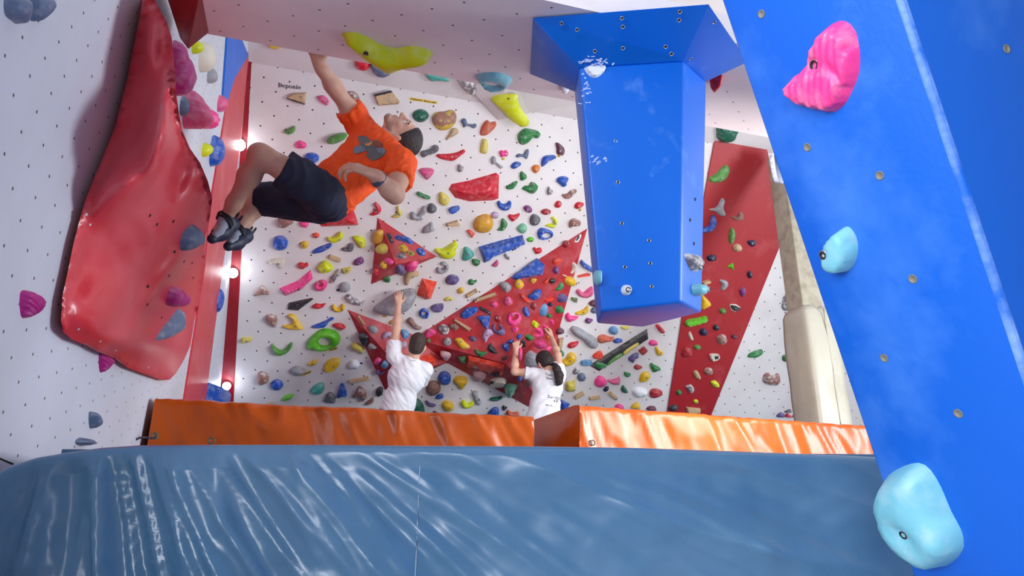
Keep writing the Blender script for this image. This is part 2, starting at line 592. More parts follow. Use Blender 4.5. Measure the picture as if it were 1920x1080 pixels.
def orange_mat(name, fl, length, depth, h, yaw, label, seed, slope=0.0, pull=0.0):
    ax, ay = Vector((math.cos(yaw), math.sin(yaw), 0)), Vector((-math.sin(yaw), math.cos(yaw), 0))
    vs, fs = [], []
    nx, nh, nd = 130, 22, 10
    rows = nh + nd + 1
    for i in range(nx + 1):
        x = length * i / nx
        for k in range(rows):
            if k <= nh:
                z, y = h * k / nh, 0.0
            else:
                z, y = h, depth * (k - nh) / nd
            e = 0.035                                      # rounded long edge
            if k == nh: z, y = h - e * 0.3, e * 0.3
            if k == nh + 1: z, y = h, e * 1.2
            t = z / h
            w = 1.0
            n1 = 1 - 2 * abs(mnoise.noise(Vector((x * 4.2 + t * 0.9, t * 0.8, seed))))
            n2 = 1 - 2 * abs(mnoise.noise(Vector((x * 10.0 + t * 2.2, t * 1.5, seed + 4))))
            n3 = mnoise.noise(Vector((x * 2, t * 2, seed + 8)))
            endfade = min(1.0, x / 0.5 + 0.15) if pull else 1.0
            dn = (0.026 * n1 + 0.012 * n2) * endfade + 0.012 * n3
            p = fl + ax * x + ay * y + UP * z
            if k <= nh:
                p = p - ay * dn * (0.4 + 0.6 * t)
            p = p + UP * (slope * (x / length) * t + (0.007 * n2 + 0.006 * n3) * (t > 0.93))
            if i == 0: p = p + ax * 0.02
            if i == nx: p = p - ax * 0.015
            vs.append(p)
    for i in range(nx):
        for k in range(rows - 1):
            a = i * rows + k
            fs.append([a, a + rows, a + rows + 1, a + 1])
    for i, fl_ in ((0, True), (nx, False)):                # end caps with a pillowed middle
        front = [i * rows + k for k in range(nh + 1)]
        top = [i * rows + k for k in range(nh, rows)]
        corner_i = len(vs)
        q_ = vs[top[-1]]; vs.append(Vector((q_.x, q_.y, fl.z)))
        cen_i = len(vs)
        vs.append((vs[front[0]] + vs[top[-1]]) / 2 + ax * (-0.02 if fl_ else 0.02))
        ring = front + top[1:] + [corner_i]
        for a, b in zip(ring, ring[1:] + ring[:1]):
            fs.append([cen_i, a, b] if fl_ else [cen_i, b, a])
    o = mesh(name, vs, fs, m_orange, smooth=True)
    bm = bmesh.new(); bm.from_mesh(o.data)
    bmesh.ops.recalc_face_normals(bm, faces=bm.faces)
    bm.to_mesh(o.data); bm.free()
    smooth_by_angle(o, 55)
    tag(o, label, 'crash mat', 'orange crash mats')
    return o, ax, ay

def eyelet(parent, p, nrm, r=0.016):
    rv = []
    a = nrm.cross(UP).normalized(); b = nrm.cross(a).normalized()
    fs = []
    ns, nt = 16, 6
    for i in range(ns):
        w = 2 * math.pi * i / ns
        d = a * math.cos(w) + b * math.sin(w)
        for j in range(nt):
            q = 2 * math.pi * j / nt
            rv.append(p + d * (r + 0.005 * math.cos(q)) + nrm * (0.005 * math.sin(q)))
    for i in range(ns):
        for j in range(nt):
            i2, j2 = (i + 1) % ns, (j + 1) % nt
            fs.append([i * nt + j, i2 * nt + j, i2 * nt + j2, i * nt + j2])
    return mesh('eyelet', rv, fs, m_eyelet, parent, smooth=True)

fl1 = at(272, 800, 3.93); fl1 = Vector((fl1.x + 0.01, fl1.y, DECK + 0.003))
tz1 = at(283, 744, 3.93).z
om1, ax1, ay1 = orange_mat('crash_mat', fl1, 2.36, 1.1, tz1 - DECK, YAW, 'wrinkled orange vinyl crash mat lying against the white side wall', 2.0, slope=-0.015, pull=1.0)
f2 = at(1078, 800, 4.55); f2 = Vector((f2.x, f2.y, DECK + 0.003))
tz2 = at(1078, 758, 4.55).z
om2, ax2, ay2 = orange_mat('crash_mat', f2, 2.9, 0.86, tz2 - DECK, YAW + R(1.5), 'orange vinyl crash mat beside the cream padded column', 11.0, slope=-0.05)
eyelet(om1, at(397, 827, 3.93) - ay1 * 0.02, -ay1)
eyelet(om1, at(291, 818, 3.86) - ay1 * 0.02, -ay1)
eyelet(om2, at(1108, 831, 4.55) - ay2 * 0.03, -ay2)
rp = [at(x, y, 3.80) for x, y in ((255, 824), (262, 821), (272, 820), (283, 822), (290, 821), (293, 816))]
sv, sf = tube(rp, 0.006, 8)
mesh('cord', sv, sf, m_rope, om1, smooth=True)

# ------------------------------------------------------------------ blue arch leg close to the camera
ED = Vector((-0.316, -0.30, 0.90)).normalized()           # it leans towards us and to the left
PN = Vector((-0.877, -0.268, -0.397)).normalized()
PN = (PN - ED * PN.dot(ED)).normalized()
PA = ED.cross(PN).normalized()                            # across the broad face
e_near = at(1872, 540, 1.22)
PILLAR = Plane(e_near, -PA if PA.y < 0 else PA, ED, PN)
far_u = PILLAR.uv(PILLAR.hit(1530, 540)).x
pil = empty('climbing_pillar', (e_near.x, e_near.y, 0))
tag(pil, 'leaning blue climbing pillar with worn pale edges, nearest to the camera', 'pillar')
t_lo = -(e_near.z) / ED.z
def pilpt(u, t, h):
    return e_near + PILLAR.u * u + ED * t + PN * h
t_hi = 2.0
L0, L1 = t_lo + 0.02, t_hi
verts = []
for t in (L0, L1):
    for u, h in ((0, 0), (far_u, 0), (far_u, -0.5), (0, -0.5)):
        p = pilpt(u, t, h)
        if t == L0:
            p = p - ED * (p.z / ED.z)
        verts.append(p)
pb = mesh('pillar_body', verts, [[3, 2, 1, 0], [4, 5, 6, 7], [0, 1, 5, 4], [1, 2, 6, 5], [2, 3, 7, 6], [3, 0, 4, 7]], m_blue_pillar, pil)
bevel(pb, 0.012, 3)

# pale worn arris where hands and shoes have rubbed the paint off
sv, sf = tube([pilpt(0.0118, L0 + (L1 - L0) * k / 40, -0.0118) for k in range(3, 41)], 0.0122, 10)
mesh('worn_edge', sv, sf, m_edge_wear, pil, smooth=True)

def bolt_hole(parent, plane, p, r=0.007, mats=None, name='bolt_hole'):
    """A shallow T-nut socket: steel lip round a dark bore."""
    vs, fs, fm = [], [], []
    ns = 14
    prof = ((1.25, 0.0006, 0), (1.2, 0.0018, 0), (0.95, 0.0014, 0), (0.9, 0.0006, 1))
    for rr, h, _ in prof:
        for k in range(ns):
            w = 2 * math.pi * k / ns
            vs.append((r * rr * math.cos(w), r * rr * math.sin(w), h))
    for j in range(len(prof) - 1):
        for k in range(ns):
            k2 = (k + 1) % ns
            fs.append([j * ns + k, j * ns + k2, (j + 1) * ns + k2, (j + 1) * ns + k]); fm.append(0)
    fs.append([(len(prof) - 1) * ns + k for k in range(ns)]); fm.append(1)
    me = mesh_data(name, vs, fs, mats or [m_steel, m_dark], True, fm)
    return link(name, me, parent, plane.matrix(p))

m_hole_pale = paint('bare_wood_bore', rgb(120, 116, 104), rough=0.6)
for x, y in ((1428, 26), (1514, 276), (1650, 329), (1712, 523), (1658, 671), (1797, 775)):
    bolt_hole(pil, PILLAR, PILLAR.hit(x, y), 0.0075, [m_hole_pale, m_hole_pale])
SIDE = Plane(e_near, -PN, ED, (-PN).cross(ED))
if SIDE.n.dot(CAM - e_near) < 0:
    SIDE.n = -SIDE.n
for x, y in ((1887, 92),):
    bolt_hole(pil, Plane(e_near, SIDE.n.cross(ED) * -1, ED, SIDE.n), SIDE.hit(x, y), 0.0075, [m_hole_pale, m_hole_pale])

# ------------------------------------------------------------------ blue volume hanging from the roof
bv = empty('climbing_volume', ROOF.hit(1180, 60))
tag(bv, 'big blue hanging volume with a flared head, bolted under the white ceiling', 'climbing volume')
rim = [ROOF.hit(998, 33, 0.004), ROOF.hit(1330, 7, 0.004), ROOF.hit(1404, 116, 0.004), ROOF.hit(993, 139, 0.004)]
d_r = lambda p: (p - CAM).y * math.cos(PITCH) + (p - CAM).z * math.sin(PITCH)
dn = (rim[0] + rim[1]) / 2
d_fr = d_r(dn)
d_front = d_fr + 0.20
print('rim depth', [round(d_r(p), 2) for p in rim])
neck = [at(1086, 126, d_front - 0.05), at(1282, 113, d_front), at(1325, 153, d_front + 0.22), None, at(1077, 172, d_front + 0.22)]
neck[3] = at(1190, 196, d_front + 0.42)
foot_ = [at(1127, 584, d_front - 0.13), at(1277, 566, d_front - 0.07), at(1316, 586, d_front + 0.13), at(1204, 614, d_front + 0.26), at(1119, 607, d_front + 0.09)]
hv = rim[:3] + [None, rim[3]]
mid_back = (rim[2] + rim[3]) / 2 + ROOF.v * 0.02
ring_top = [rim[0], rim[1], rim[2], mid_back, rim[3]]
flare = mesh('flared_head', ring_top + neck, [[0, 1, 6, 5], [1, 2, 7, 6], [2, 3, 8, 7], [3, 4, 9, 8], [4, 0, 5, 9], [4, 3, 2, 1, 0], [5, 6, 7, 8, 9]], m_blue, bv)
bevel(flare, 0.004, 1)
shaft = mesh('shaft', neck + foot_, [[0, 1, 6, 5], [1, 2, 7, 6], [2, 3, 8, 7], [3, 4, 9, 8], [4, 0, 5, 9], [5, 6, 7, 8, 9], [4, 3, 2, 1, 0]], m_blue, bv)
bevel(shaft, 0.012, 3, 25)
FACE = Plane.through(neck[0], foot_[1], foot_[0], UP)
FSIDE = Plane.through(neck[1], foot_[2], foot_[1], UP)
HEAD = Plane.through(rim[0], rim[1], neck[0], UP)
HEADR = Plane.through(rim[1], rim[2], neck[1], UP)
def cr(x, y): return 980 + x / 3.375, y / 3.375
def c8(x, y): return 1060 + x / 3.176, 300 + y / 3.176
for x, y in ((768, 462), (555, 514), (560, 631), (776, 704), (587, 892), (785, 974)):
    bolt_hole(bv, FACE, FACE.hit(*cr(x, y), .0005), 0.0065)
for x, y in ((313, 131), (491, 220), (336, 378), (498, 479), (354, 637), (505, 616), (513, 753)):
    bolt_hole(bv, FACE, FACE.hit(*c8(x, y), .0005), 0.0065)
for x, y in ((773, 234), (743, 357), (766, 498)):
    bolt_hole(bv, FSIDE, FSIDE.hit(*c8(x, y), .0005), 0.0065, [m_dark, m_dark])
for x, y in ((247, 148), (628, 116), (345, 188), (634, 170), (995, 75), (989, 128), (457, 324), (635, 305), (905, 296), (942, 341)):
    bolt_hole(bv, HEAD, HEAD.hit(*cr(x, y), .001), 0.0065)
for x, y in ((1213, 141), (1063, 372), (1178, 368), (1166, 465)):
    bolt_hole(bv, HEADR, HEADR.hit(*cr(x, y), .001), 0.0065)

# chalk left by hands on the blue volume
m_chalk = paint('chalk_dust', rgb(206, 214, 240), rgb(120, 160, 236), 0.7, 60.0, 0.9)
rng = random.Random(5)
cvs, cfs = [], []
for cx, cy, sx_, sy_, n_, pl_ in ((1116, 116, 22, 7, 26, HEAD), (1103, 160, 10, 22, 40, FACE), (1132, 150, 16, 18, 16, FACE), (1262, 130, 18, 10, 18, FACE), (1268, 272, 10, 22, 16, FACE), (1120, 302, 12, 6, 12, FACE), (1176, 240, 16, 14, 8, FACE), (1080, 200, 0, 0, 0, FACE)):
    for _ in range(n_):
        x, y = cx + rng.gauss(0, sx_ * .6), cy + rng.gauss(0, sy_ * .6)
        a, l_, w_ = rng.uniform(-.9, .5), rng.uniform(2, 6), rng.uniform(.8, 2.2)
        b = len(cvs)
        m_ = 7
        for k in range(m_):
            t_ = 2 * math.pi * k / m_
            dx, dy = l_ * math.cos(t_) * rng.uniform(.6, 1.1), w_ * math.sin(t_) * rng.uniform(.6, 1.1)
            cvs.append(pl_.hit(x + dx * math.cos(a) - dy * math.sin(a), y + dx * math.sin(a) + dy * math.cos(a), .0008))
        cfs.append(list(range(b, b + m_)))
ch_ = mesh('chalk_marks', cvs, cfs, m_chalk, bv)
ch_['kind'] = 'stuff'

# red board where the roof meets the side wall
q0, q1 = ROOF.hit(391, 61, .002), ROOF.hit(376, -20, .002)
q2 = LEFT.hit(353, 92, .10); q3 = LEFT.hit(338, 72, .05); q4 = LEFT.hit(305, -30, .05)
_bk = LEFT.n * -0.05 + UP * 0.14
rb = mesh('red_corner_board', [q0, q1, q4, q3, q2] + [p + UP * 0.1 for p in (q0, q1, q4, q3, q2)],
          [[0, 1, 2, 3, 4], [9, 8, 7, 6, 5], [0, 5, 6, 1], [1, 6, 7, 2], [2, 7, 8, 3], [3, 8, 9, 4], [4, 9, 5, 0]], m_red_plain)
tag(rb, 'dark red board closing the gap between the white ceiling and side wall', 'board')

# ------------------------------------------------------------------ red moulded slab on the side wall
m_slab = paint('red_fibreglass', rgb(212, 46, 60), rgb(214, 112, 120), 0.5, 2.0, 0.34, spec=0.6, bump=0.10, bump_scale=40, rough2=0.48, coat=0.15)
out = [(268, -6, .05), (262, 30, .04), (250, 90, .03), (238, 150, .03), (225, 200, .03), (215, 240, .03), (195, 290, .03), (178, 330, .03), (160, 375, .03), (150, 410, .03), (137, 460, .03), (128, 505, .03), (117, 555, .03), (114, 600, .035), (118, 622, .035), (135, 637, .035), (163, 648, .035), (185, 660, .035), (215, 672, .035), (240, 690, .035), (275, 703, .035), (305, 713, .035), (318, 712, .04), (330, 700, .05), (345, 675, .07), (357, 648, .10), (365, 600, .15), (375, 560, .19), (382, 500, .24), (386, 440, .28), (394, 405, .31), (398, 372, .33), (390, 340, .32), (375, 305, .29), (356, 278, .27), (342, 245, .27), (336, 215, .27), (331, 180, .27), (327, 120, .25), (322, 70, .22), (312, 40, .19), (298, 15, .15), (288, -6, .12)]
def build_slab():
    # resample the outline
    pts = []
    n = len(out)
    for i in range(n):
        a, b = out[i], out[(i + 1) % n]
        L = math.hypot(a[0] - b[0], a[1] - b[1])
        k = max(1, int(L / 12))
        for j in range(k):
            t = j / k
            pts.append(tuple(a[m] + (b[m] - a[m]) * t for m in range(3)))
    P2 = np.array([(p[0], p[1]) for p in pts]); H = np.array([p[2] for p in pts])
    inner = []
    for x in range(110, 400, 7):
        for y in range(-2, 715, 7):
            c = False
            j = len(P2) - 1
            for i in range(len(P2)):
                if (P2[i, 1] > y) != (P2[j, 1] > y) and x < (P2[j, 0] - P2[i, 0]) * (y - P2[i, 1]) / (P2[j, 1] - P2[i, 1]) + P2[i, 0]:
                    c = not c
                j = i
            if c and np.min(np.hypot(P2[:, 0] - x, P2[:, 1] - y)) > 4:
                inner.append((x, y))
    allp = [Vector(p) for p in P2] + [Vector(p) for p in inner]
    nb = len(P2)
    edges = [(i, (i + 1) % nb) for i in range(nb)]
    r = delaunay_2d_cdt(allp, edges, [], 1, 1e-4)
    v2, f2 = r[0], r[2]
    # rim heights are kept, the inside is a membrane stretched between them
    nv = len(v2)
    xy = np.array([(p.x, p.y) for p in v2])
    D = np.hypot(xy[:, None, 0] - P2[None, :, 0], xy[:, None, 1] - P2[None, :, 1])
    dm = D.min(1)
    hb = H[D.argmin(1)]
    fixed = dm < 0.5
    w = 1 / (D + 1e-3) ** 2
    h = (w * H[None]).sum(1) / w.sum(1)
    ea = np.array([(f[i], f[(i + 1) % 3]) for f in f2 for i in range(3)])
    deg = np.bincount(ea.ravel(), minlength=nv).astype(float)
    for _ in range(500):
        acc = np.bincount(ea[:, 0], h[ea[:, 1]], nv) + np.bincount(ea[:, 1], h[ea[:, 0]], nv)
        h = np.where(fixed, hb, acc / np.maximum(deg, 1))
    def g(cx, cy, sx, sy, rot=0.0):
        dx, dy = xy[:, 0] - cx, xy[:, 1] - cy
        c, s = math.cos(rot), math.sin(rot)
        return np.exp(-(((c * dx + s * dy) / sx) ** 2 + ((-s * dx + c * dy) / sy) ** 2))
    ins = np.minimum(1.0, dm / 30.0)
    ins = ins * ins * (3 - 2 * ins)
    h = h + ins * (0.075 * g(300, 250, 26, 80, 0.2) + 0.065 * g(240, 340, 40, 85, 0.75) - 0.03 * g(200, 480, 70, 70) - 0.02 * g(338, 330, 16, 50, 0.35)
                   + 0.03 * g(250, 640, 70, 30) + 0.03 * g(170, 590, 40, 50) + 0.02 * g(310, 520, 18, 120, 0.6) + 0.02 * g(285, 90, 14, 50))
    h = h + ins * 0.004 * np.array([mnoise.noise(Vector((x / 34, y / 44, 2.0))) for x, y in xy])
    rim_fade = np.clip(dm / 6.0, 0, 1)
    near = (dm > 0.5) & (dm < 9)
    for _ in range(30):
        acc = np.bincount(ea[:, 0], h[ea[:, 1]], nv) + np.bincount(ea[:, 1], h[ea[:, 0]], nv)
        h = np.where(fixed, hb, np.where(near, acc / np.maximum(deg, 1), h))
    vs = [LEFT.hit(x, y, max(float(k), .012)) for (x, y), k in zip(xy, h)]
    # skirt: from the rim straight back to the wall
    order = list(range(nb))
    idx = {}
    fs = [list(f) for f in f2]
    rim_i = []
    _area = float(np.sum(P2[:, 0] * np.roll(P2[:, 1], -1) - np.roll(P2[:, 0], -1) * P2[:, 1]))
    for i in range(nb):
        q = P2[i]
        k = min(range(len(v2)), key=lambda j: (v2[j].x - q[0]) ** 2 + (v2[j].y - q[1]) ** 2)
        rim_i.append(k)
    base0 = len(vs)
    for i, k in enumerate(rim_i):
        t = P2[(i + 2) % nb] - P2[i - 2]
        t = t / (np.hypot(*t) + 1e-6)
        s_ = 2.0 + 30 * max(0.0, H[i] - 0.05)
        # inward of a clockwise outline as seen on screen
        q = P2[i] + np.array([-t[1], t[0]]) * (s_ if _area > 0 else -s_)
        vs.append(LEFT.hit(float(q[0]), float(q[1]), -0.005))
    for i in range(nb):
        j = (i + 1) % nb
        fs.append([rim_i[i], rim_i[j], base0 + j, base0 + i])
    return vs, fs, len(f2)
vs, fs, slab_front = build_slab()
sl = mesh('climbing_volume', vs, fs, m_slab, smooth=True)
bm = bmesh.new(); bm.from_mesh(sl.data); bmesh.ops.recalc_face_normals(bm, faces=bm.faces)
bm.faces.ensure_lookup_table()
for e in bm.edges:
    if len(e.link_faces) == 2 and (e.link_faces[0].index < slab_front) != (e.link_faces[1].index < slab_front):
        e.smooth = False
bm.to_mesh(sl.data); bm.free()
tag(sl, 'big glossy red moulded volume with a rippled surface on the white side wall', 'climbing volume')

def slab_patch(px, py):
    bpy.context.view_layer.update()
    mi = sl.matrix_world.inverted(); r = ray(px, py).normalized()
    ok, loc, nrm, _ = sl.ray_cast(mi @ CAM, (mi.to_3x3() @ r).normalized())
    loc = sl.matrix_world @ loc
    if nrm.dot(r) > 0: nrm = -nrm
    v = (UP - nrm * UP.dot(nrm)).normalized()
    return Plane(loc, v.cross(nrm).normalized(), v, nrm)
m_screw = paint('pale_screw_head', rgb(214, 206, 206), rough=0.4)
for x, y in ((281, 404), (294, 421), (325, 415), (277, 537), (276, 571), (317, 517), (362, 521), (345, 490), (360, 493), (327, 472), (303, 595)):
    pl_ = slab_patch(x, y); bolt_hole(sl, pl_, pl_.o, 0.006, [m_dark, m_dark])
for x, y in ((158, 405), (165, 424), (143, 620), (184, 643), (213, 660), (274, 692)):
    pl_ = slab_patch(x + 4, y - 3); bolt_hole(sl, pl_, pl_.o, 0.004, [m_screw, m_screw], 'screw')

# ------------------------------------------------------------------ wall volumes that carry holds
def crop(cx, cy, s):
    return lambda x, y: (cx + x / s, cy + y / s)

# the survey sheets the holds were measured on: corner of each sheet in the photograph and its enlargement
SHEET = {'A': crop(440, 90, 4.909), 'B': crop(680, 100, 5.4), 'C': crop(880, 160, 5.4), 'D': crop(680, 280, 5.4), 'E': crop(880, 320, 5.4),
         'F': crop(440, 400, 5.4), 'G': crop(660, 400, 5.4), 'H': crop(440, 580, 5.4), 'I': crop(640, 580, 5.4), 'J': crop(820, 480, 5.4),
         'K': crop(820, 620, 6.0), 'L': crop(1030, 420, 5.4), 'M': crop(1030, 600, 6.0), 'N': crop(1240, 220, 3.6), 'O': crop(1240, 500, 3.6),
         'P': crop(620, 540, 13.5), 'Q': crop(960, 590, 9.82), 'X': crop(0, 0, 1.0)}

def pyramid(name, base_px, apex_px, protrude, mat, label, offs=0.004):
    base = [BACK.hit(x, y, offs) for x, y in base_px]
    ap = BACK.hit(apex_px[0], apex_px[1], protrude)
    n = len(base)
    back = [p - BACK.n * (offs + 0.01) for p in base]
    vs = base + [ap] + back
    fs = [[i, (i + 1) % n, n] for i in range(n)] + [[i, n + 1 + i, n + 1 + (i + 1) % n, (i + 1) % n] for i in range(n)] + [[n + 1 + i for i in range(n)][::-1]]
    o = mesh(name, vs, fs, mat)
    bm = bmesh.new(); bm.from_mesh(o.data)
    bmesh.ops.recalc_face_normals(bm, faces=bm.faces)
    uvl = bm.loops.layers.uv.new('UVMap'); oo = o.matrix_world.translation
    for f in bm.faces:
        for l in f.loops:
            l[uvl].uv = BACK.uv(l.vert.co + oo)
    bm.to_mesh(o.data); bm.free()
    tag(o, label, 'wall volume', 'red wall volumes')
    return base, ap

S = {'w': BACK}
m_star = paint('chalky_red_volume', rgb(176, 28, 38), rgb(206, 120, 128), 0.6, 5.0, 0.5, a=0.46, b=0.8)
b1, a1 = pyramid('wall_volume', [G_ for G_ in ((708, 408), (819, 481), (696, 533))], (742, 496), 0.20, m_star, 'red triangular wall volume studded with holds, above the big grey sloper')
S['t'] = Plane.through(b1[0], b1[2], a1); S['u'] = Plane.through(b1[2], b1[1], a1); S['r'] = Plane.through(b1[0], b1[1], a1)
b2, a2 = pyramid('wall_volume', [(652, 581), (790, 633), (838, 680), (800, 698), (722, 731)], (758, 700), 0.24, m_star, 'red pointed wall volume behind the man in the white T-shirt')
S['a'] = Plane.through(b2[0], b2[1], a2); S['b'] = Plane.through(b2[0], b2[4], a2); S['c'] = Plane.through(b2[2], b2[1], a2)
b3, a3 = pyramid('wall_volume', [(776, 635), (1101, 429), (1047, 622), (1040, 775), (994, 764), (838, 680)], (948, 682), 0.42, m_star, 'largest red star-shaped wall volume, above the woman with the ponytail', 0.008)
S['x'] = Plane.through(b3[0], b3[1], a3); S['y'] = Plane.through(b3[1], b3[2], a3); S['z'] = Plane.through(b3[5], b3[4], a3)
S['v'] = Plane.through(b3[2], b3[3], a3)
panel_px = [(1341, 262), (1401, 242), (1433, 257), (1474, 433), (1329, 790), (1249, 790), (1279, 597), (1319, 378)]
m_panel = paint('red_panel_paint', rgb(160, 18, 28), rgb(196, 110, 112), 0.4, 3.2, 0.5, a=0.55, b=0.85, lattice=0.15, hole_r=0.0035)
pn = slab('wall_volume', BACK, [BACK.hit(x, y, 0.02) for x, y in panel_px], 0.018, m_panel)
tag(pn, 'tall red angular panel on the back wall between the blue hanging volume and column', 'wall volume', 'red wall volumes')
S['p'] = Plane(BACK.pt(0, 0, 0.02), BACK.u, BACK.v)
S['k'] = UPPER; S['o'] = ROOF; S['l'] = PILLAR; S['f'] = FACE; S['s'] = FSIDE; S['h'] = HEAD

# ------------------------------------------------------------------ hold materials
def hold_mat(name, base, rough=0.5, chalk=0.4, second=None, scale=14.0, a=0.45, b=0.6):
    m, nt, bs = new_mat(name, rough, 0.5)
    tc = nt.nodes.new('ShaderNodeTexCoord')
    col = base
    if second:
        f2 = noise_fac(nt, tc.outputs['Object'], scale, 3.0, a, b)
        col = mix_color(nt, f2, base, second)
    f = noise_fac(nt, tc.outputs['Object'], 20.0, 5.0, 0.46, 0.80)
    mul = N(nt, 'ShaderNodeMath', operation='MULTIPLY'); mul.inputs[1].default_value = chalk
    nt.links.new(f, mul.inputs[0])
    col = mix_color(nt, mul.outputs[0], col, rgb(226, 222, 220))
    nt.links.new(col, bs.inputs['Base Color'])
    nz = N(nt, 'ShaderNodeTexNoise', i_Scale=160.0, i_Detail=2.0)
    nt.links.new(tc.outputs['Object'], nz.inputs['Vector'])
    bp = nt.nodes.new('ShaderNodeBump'); bp.inputs['Strength'].default_value = 0.12; bp.inputs['Distance'].default_value = 0.004
    nt.links.new(nz.outputs['Fac'], bp.inputs['Height']); nt.links.new(bp.outputs[0], bs.inputs['Normal'])
    return m

HM = {
 'blue': hold_mat('blue_resin', rgb(20, 78, 176), .42), 'lblue': hold_mat('light_blue_resin', rgb(84, 140, 186), .45), 'navy': hold_mat('navy_resin', rgb(22, 26, 66), .4, .2),
 'green': hold_mat('green_resin', rgb(24, 118, 54), .45), 'dgreen': hold_mat('dark_green_resin', rgb(8, 92, 70), .42, .25), 'pgreen': hold_mat('leaf_green_resin', rgb(76, 140, 52), .45, .3),
 'lime': hold_mat('lime_resin', rgb(92, 184, 20), .38, .2), 'neon': hold_mat('neon_yellow_resin', rgb(206, 214, 8), .4, .25), 'yellow': hold_mat('yellow_resin', rgb(222, 178, 16), .42, .3),
 'gold': hold_mat('ochre_resin', rgb(206, 150, 26), .42, .3), 'pyel': hold_mat('pale_yellow_resin', rgb(206, 190, 84), .45, .3), 'red': hold_mat('red_resin', rgb(200, 20, 44), .4, .25), 'dred': hold_mat('dark_red_resin', rgb(164, 30, 40), .45, .3),
 'pink': hold_mat('pink_resin', rgb(236, 60, 138), .42, .3), 'rose': hold_mat('rose_resin', rgb(214, 84, 132), .45, .35), 'magenta': hold_mat('magenta_resin', rgb(176, 28, 120), .45, .25),
 'purple': hold_mat('purple_resin', rgb(120, 46, 118), .45, .3), 'violet': hold_mat('violet_resin', rgb(92, 76, 132), .45, .35), 'lilac': hold_mat('lilac_resin', rgb(186, 156, 190), .5, .4), 'maroon': hold_mat('maroon_resin', rgb(96, 44, 64), .5, .25),
 'grey': hold_mat('grey_resin', rgb(150, 150, 156), .5, .4), 'dgrey': hold_mat('dark_grey_resin', rgb(92, 92, 100), .5, .35), 'black': hold_mat('black_resin', rgb(34, 36, 46), .4, .2), 'bgrey': hold_mat('blue_grey_resin', rgb(92, 106, 136), .5, .35),
 'orange': hold_mat('orange_resin', rgb(214, 118, 24), .42, .25), 'ored': hold_mat('orange_red_resin', rgb(230, 62, 34), .42, .25), 'terra': hold_mat('terracotta_resin', rgb(198, 92, 62), .5, .35), 'teal': hold_mat('teal_resin', rgb(66, 158, 146), .45, .35), 'mint': hold_mat('mint_resin', rgb(112, 182, 146), .45, .35),
 'aqua': hold_mat('aqua_resin', rgb(118, 186, 202), .45, .3), 'brown': hold_mat('brown_resin', rgb(134, 96, 84), .5, .35), 'tan': hold_mat('tan_resin', rgb(190, 160, 118), .5, .4), 'cream': hold_mat('cream_resin', rgb(214, 206, 188), .5, .3), 'white': hold_mat('white_resin', rgb(232, 232, 236), .45, .1),
 'wood': hold_mat('bare_wood', rgb(196, 164, 124), .6, .25, rgb(176, 142, 104), 9.0), 'olive': hold_mat('olive_resin', rgb(92, 112, 52), .45, .25),
 'marble': hold_mat('brown_marbled_resin', rgb(146, 102, 92), .5, .25, rgb(206, 190, 184), 20.0, .50, .66), 'gmarble': hold_mat('grey_marbled_resin', rgb(120, 112, 118), .45, .2, rgb(216, 210, 212), 26.0),
 'twotone': hold_mat('brown_and_yellow_resin', rgb(160, 112, 92), .45, .2, rgb(204, 172, 60), 5.0, .48, .52), 'pgrey': hold_mat('pink_grey_resin', rgb(200, 150, 156), .5, .4), 'graphite': hold_mat('graphite_board', rgb(48, 44, 48), .45, .1),
}

# ------------------------------------------------------------------ hold builder
def ring_points(pts, sharp, step):
    """Closed outline resampled: rounded through the points, or straight between them."""
    n = len(pts); out = []
    for i in range(n):
        p0, p1, p2, p3 = pts[i - 1], pts[i], pts[(i + 1) % n], pts[(i + 2) % n]
        L = math.hypot(p2[0] - p1[0], p2[1] - p1[1])
        k = max(1, min(14, int(round(L / step))))
        for j in range(k):
            t = j / k
            if sharp:
                out.append((p1[0] + (p2[0] - p1[0]) * t, p1[1] + (p2[1] - p1[1]) * t))
            else:
                a = [2 * p1[m] for m in (0, 1)]
                b = [p2[m] - p0[m] for m in (0, 1)]
                c = [2 * p0[m] - 5 * p1[m] + 4 * p2[m] - p3[m] for m in (0, 1)]
                d = [-p0[m] + 3 * p1[m] - 3 * p2[m] + p3[m] for m in (0, 1)]
                out.append(tuple(0.5 * (a[m] + b[m] * t + c[m] * t * t + d[m] * t ** 3) for m in (0, 1)))
    return out

def inside(P, x, y):
    c = False; j = len(P) - 1
    for i in range(len(P)):
        if (P[i][1] > y) != (P[j][1] > y) and x < (P[j][0] - P[i][0]) * (y - P[i][1]) / (P[j][1] - P[i][1]) + P[i][0]:
            c = not c
        j = i
    return c

def seg_dist(P, Q):
    """Distance of points Q to the closed outline P."""
    A = np.array(P); Bp = np.roll(A, -1, 0); Q = np.array(Q)
    d = Bp - A; L = (d * d).sum(1) + 1e-12
    t = np.clip(((Q[:, None] - A[None]) * d[None]).sum(2) / L[None], 0, 1)
    c = A[None] + d[None] * t[..., None]
    return np.sqrt(((Q[:, None] - c) ** 2).sum(2)).min(1)

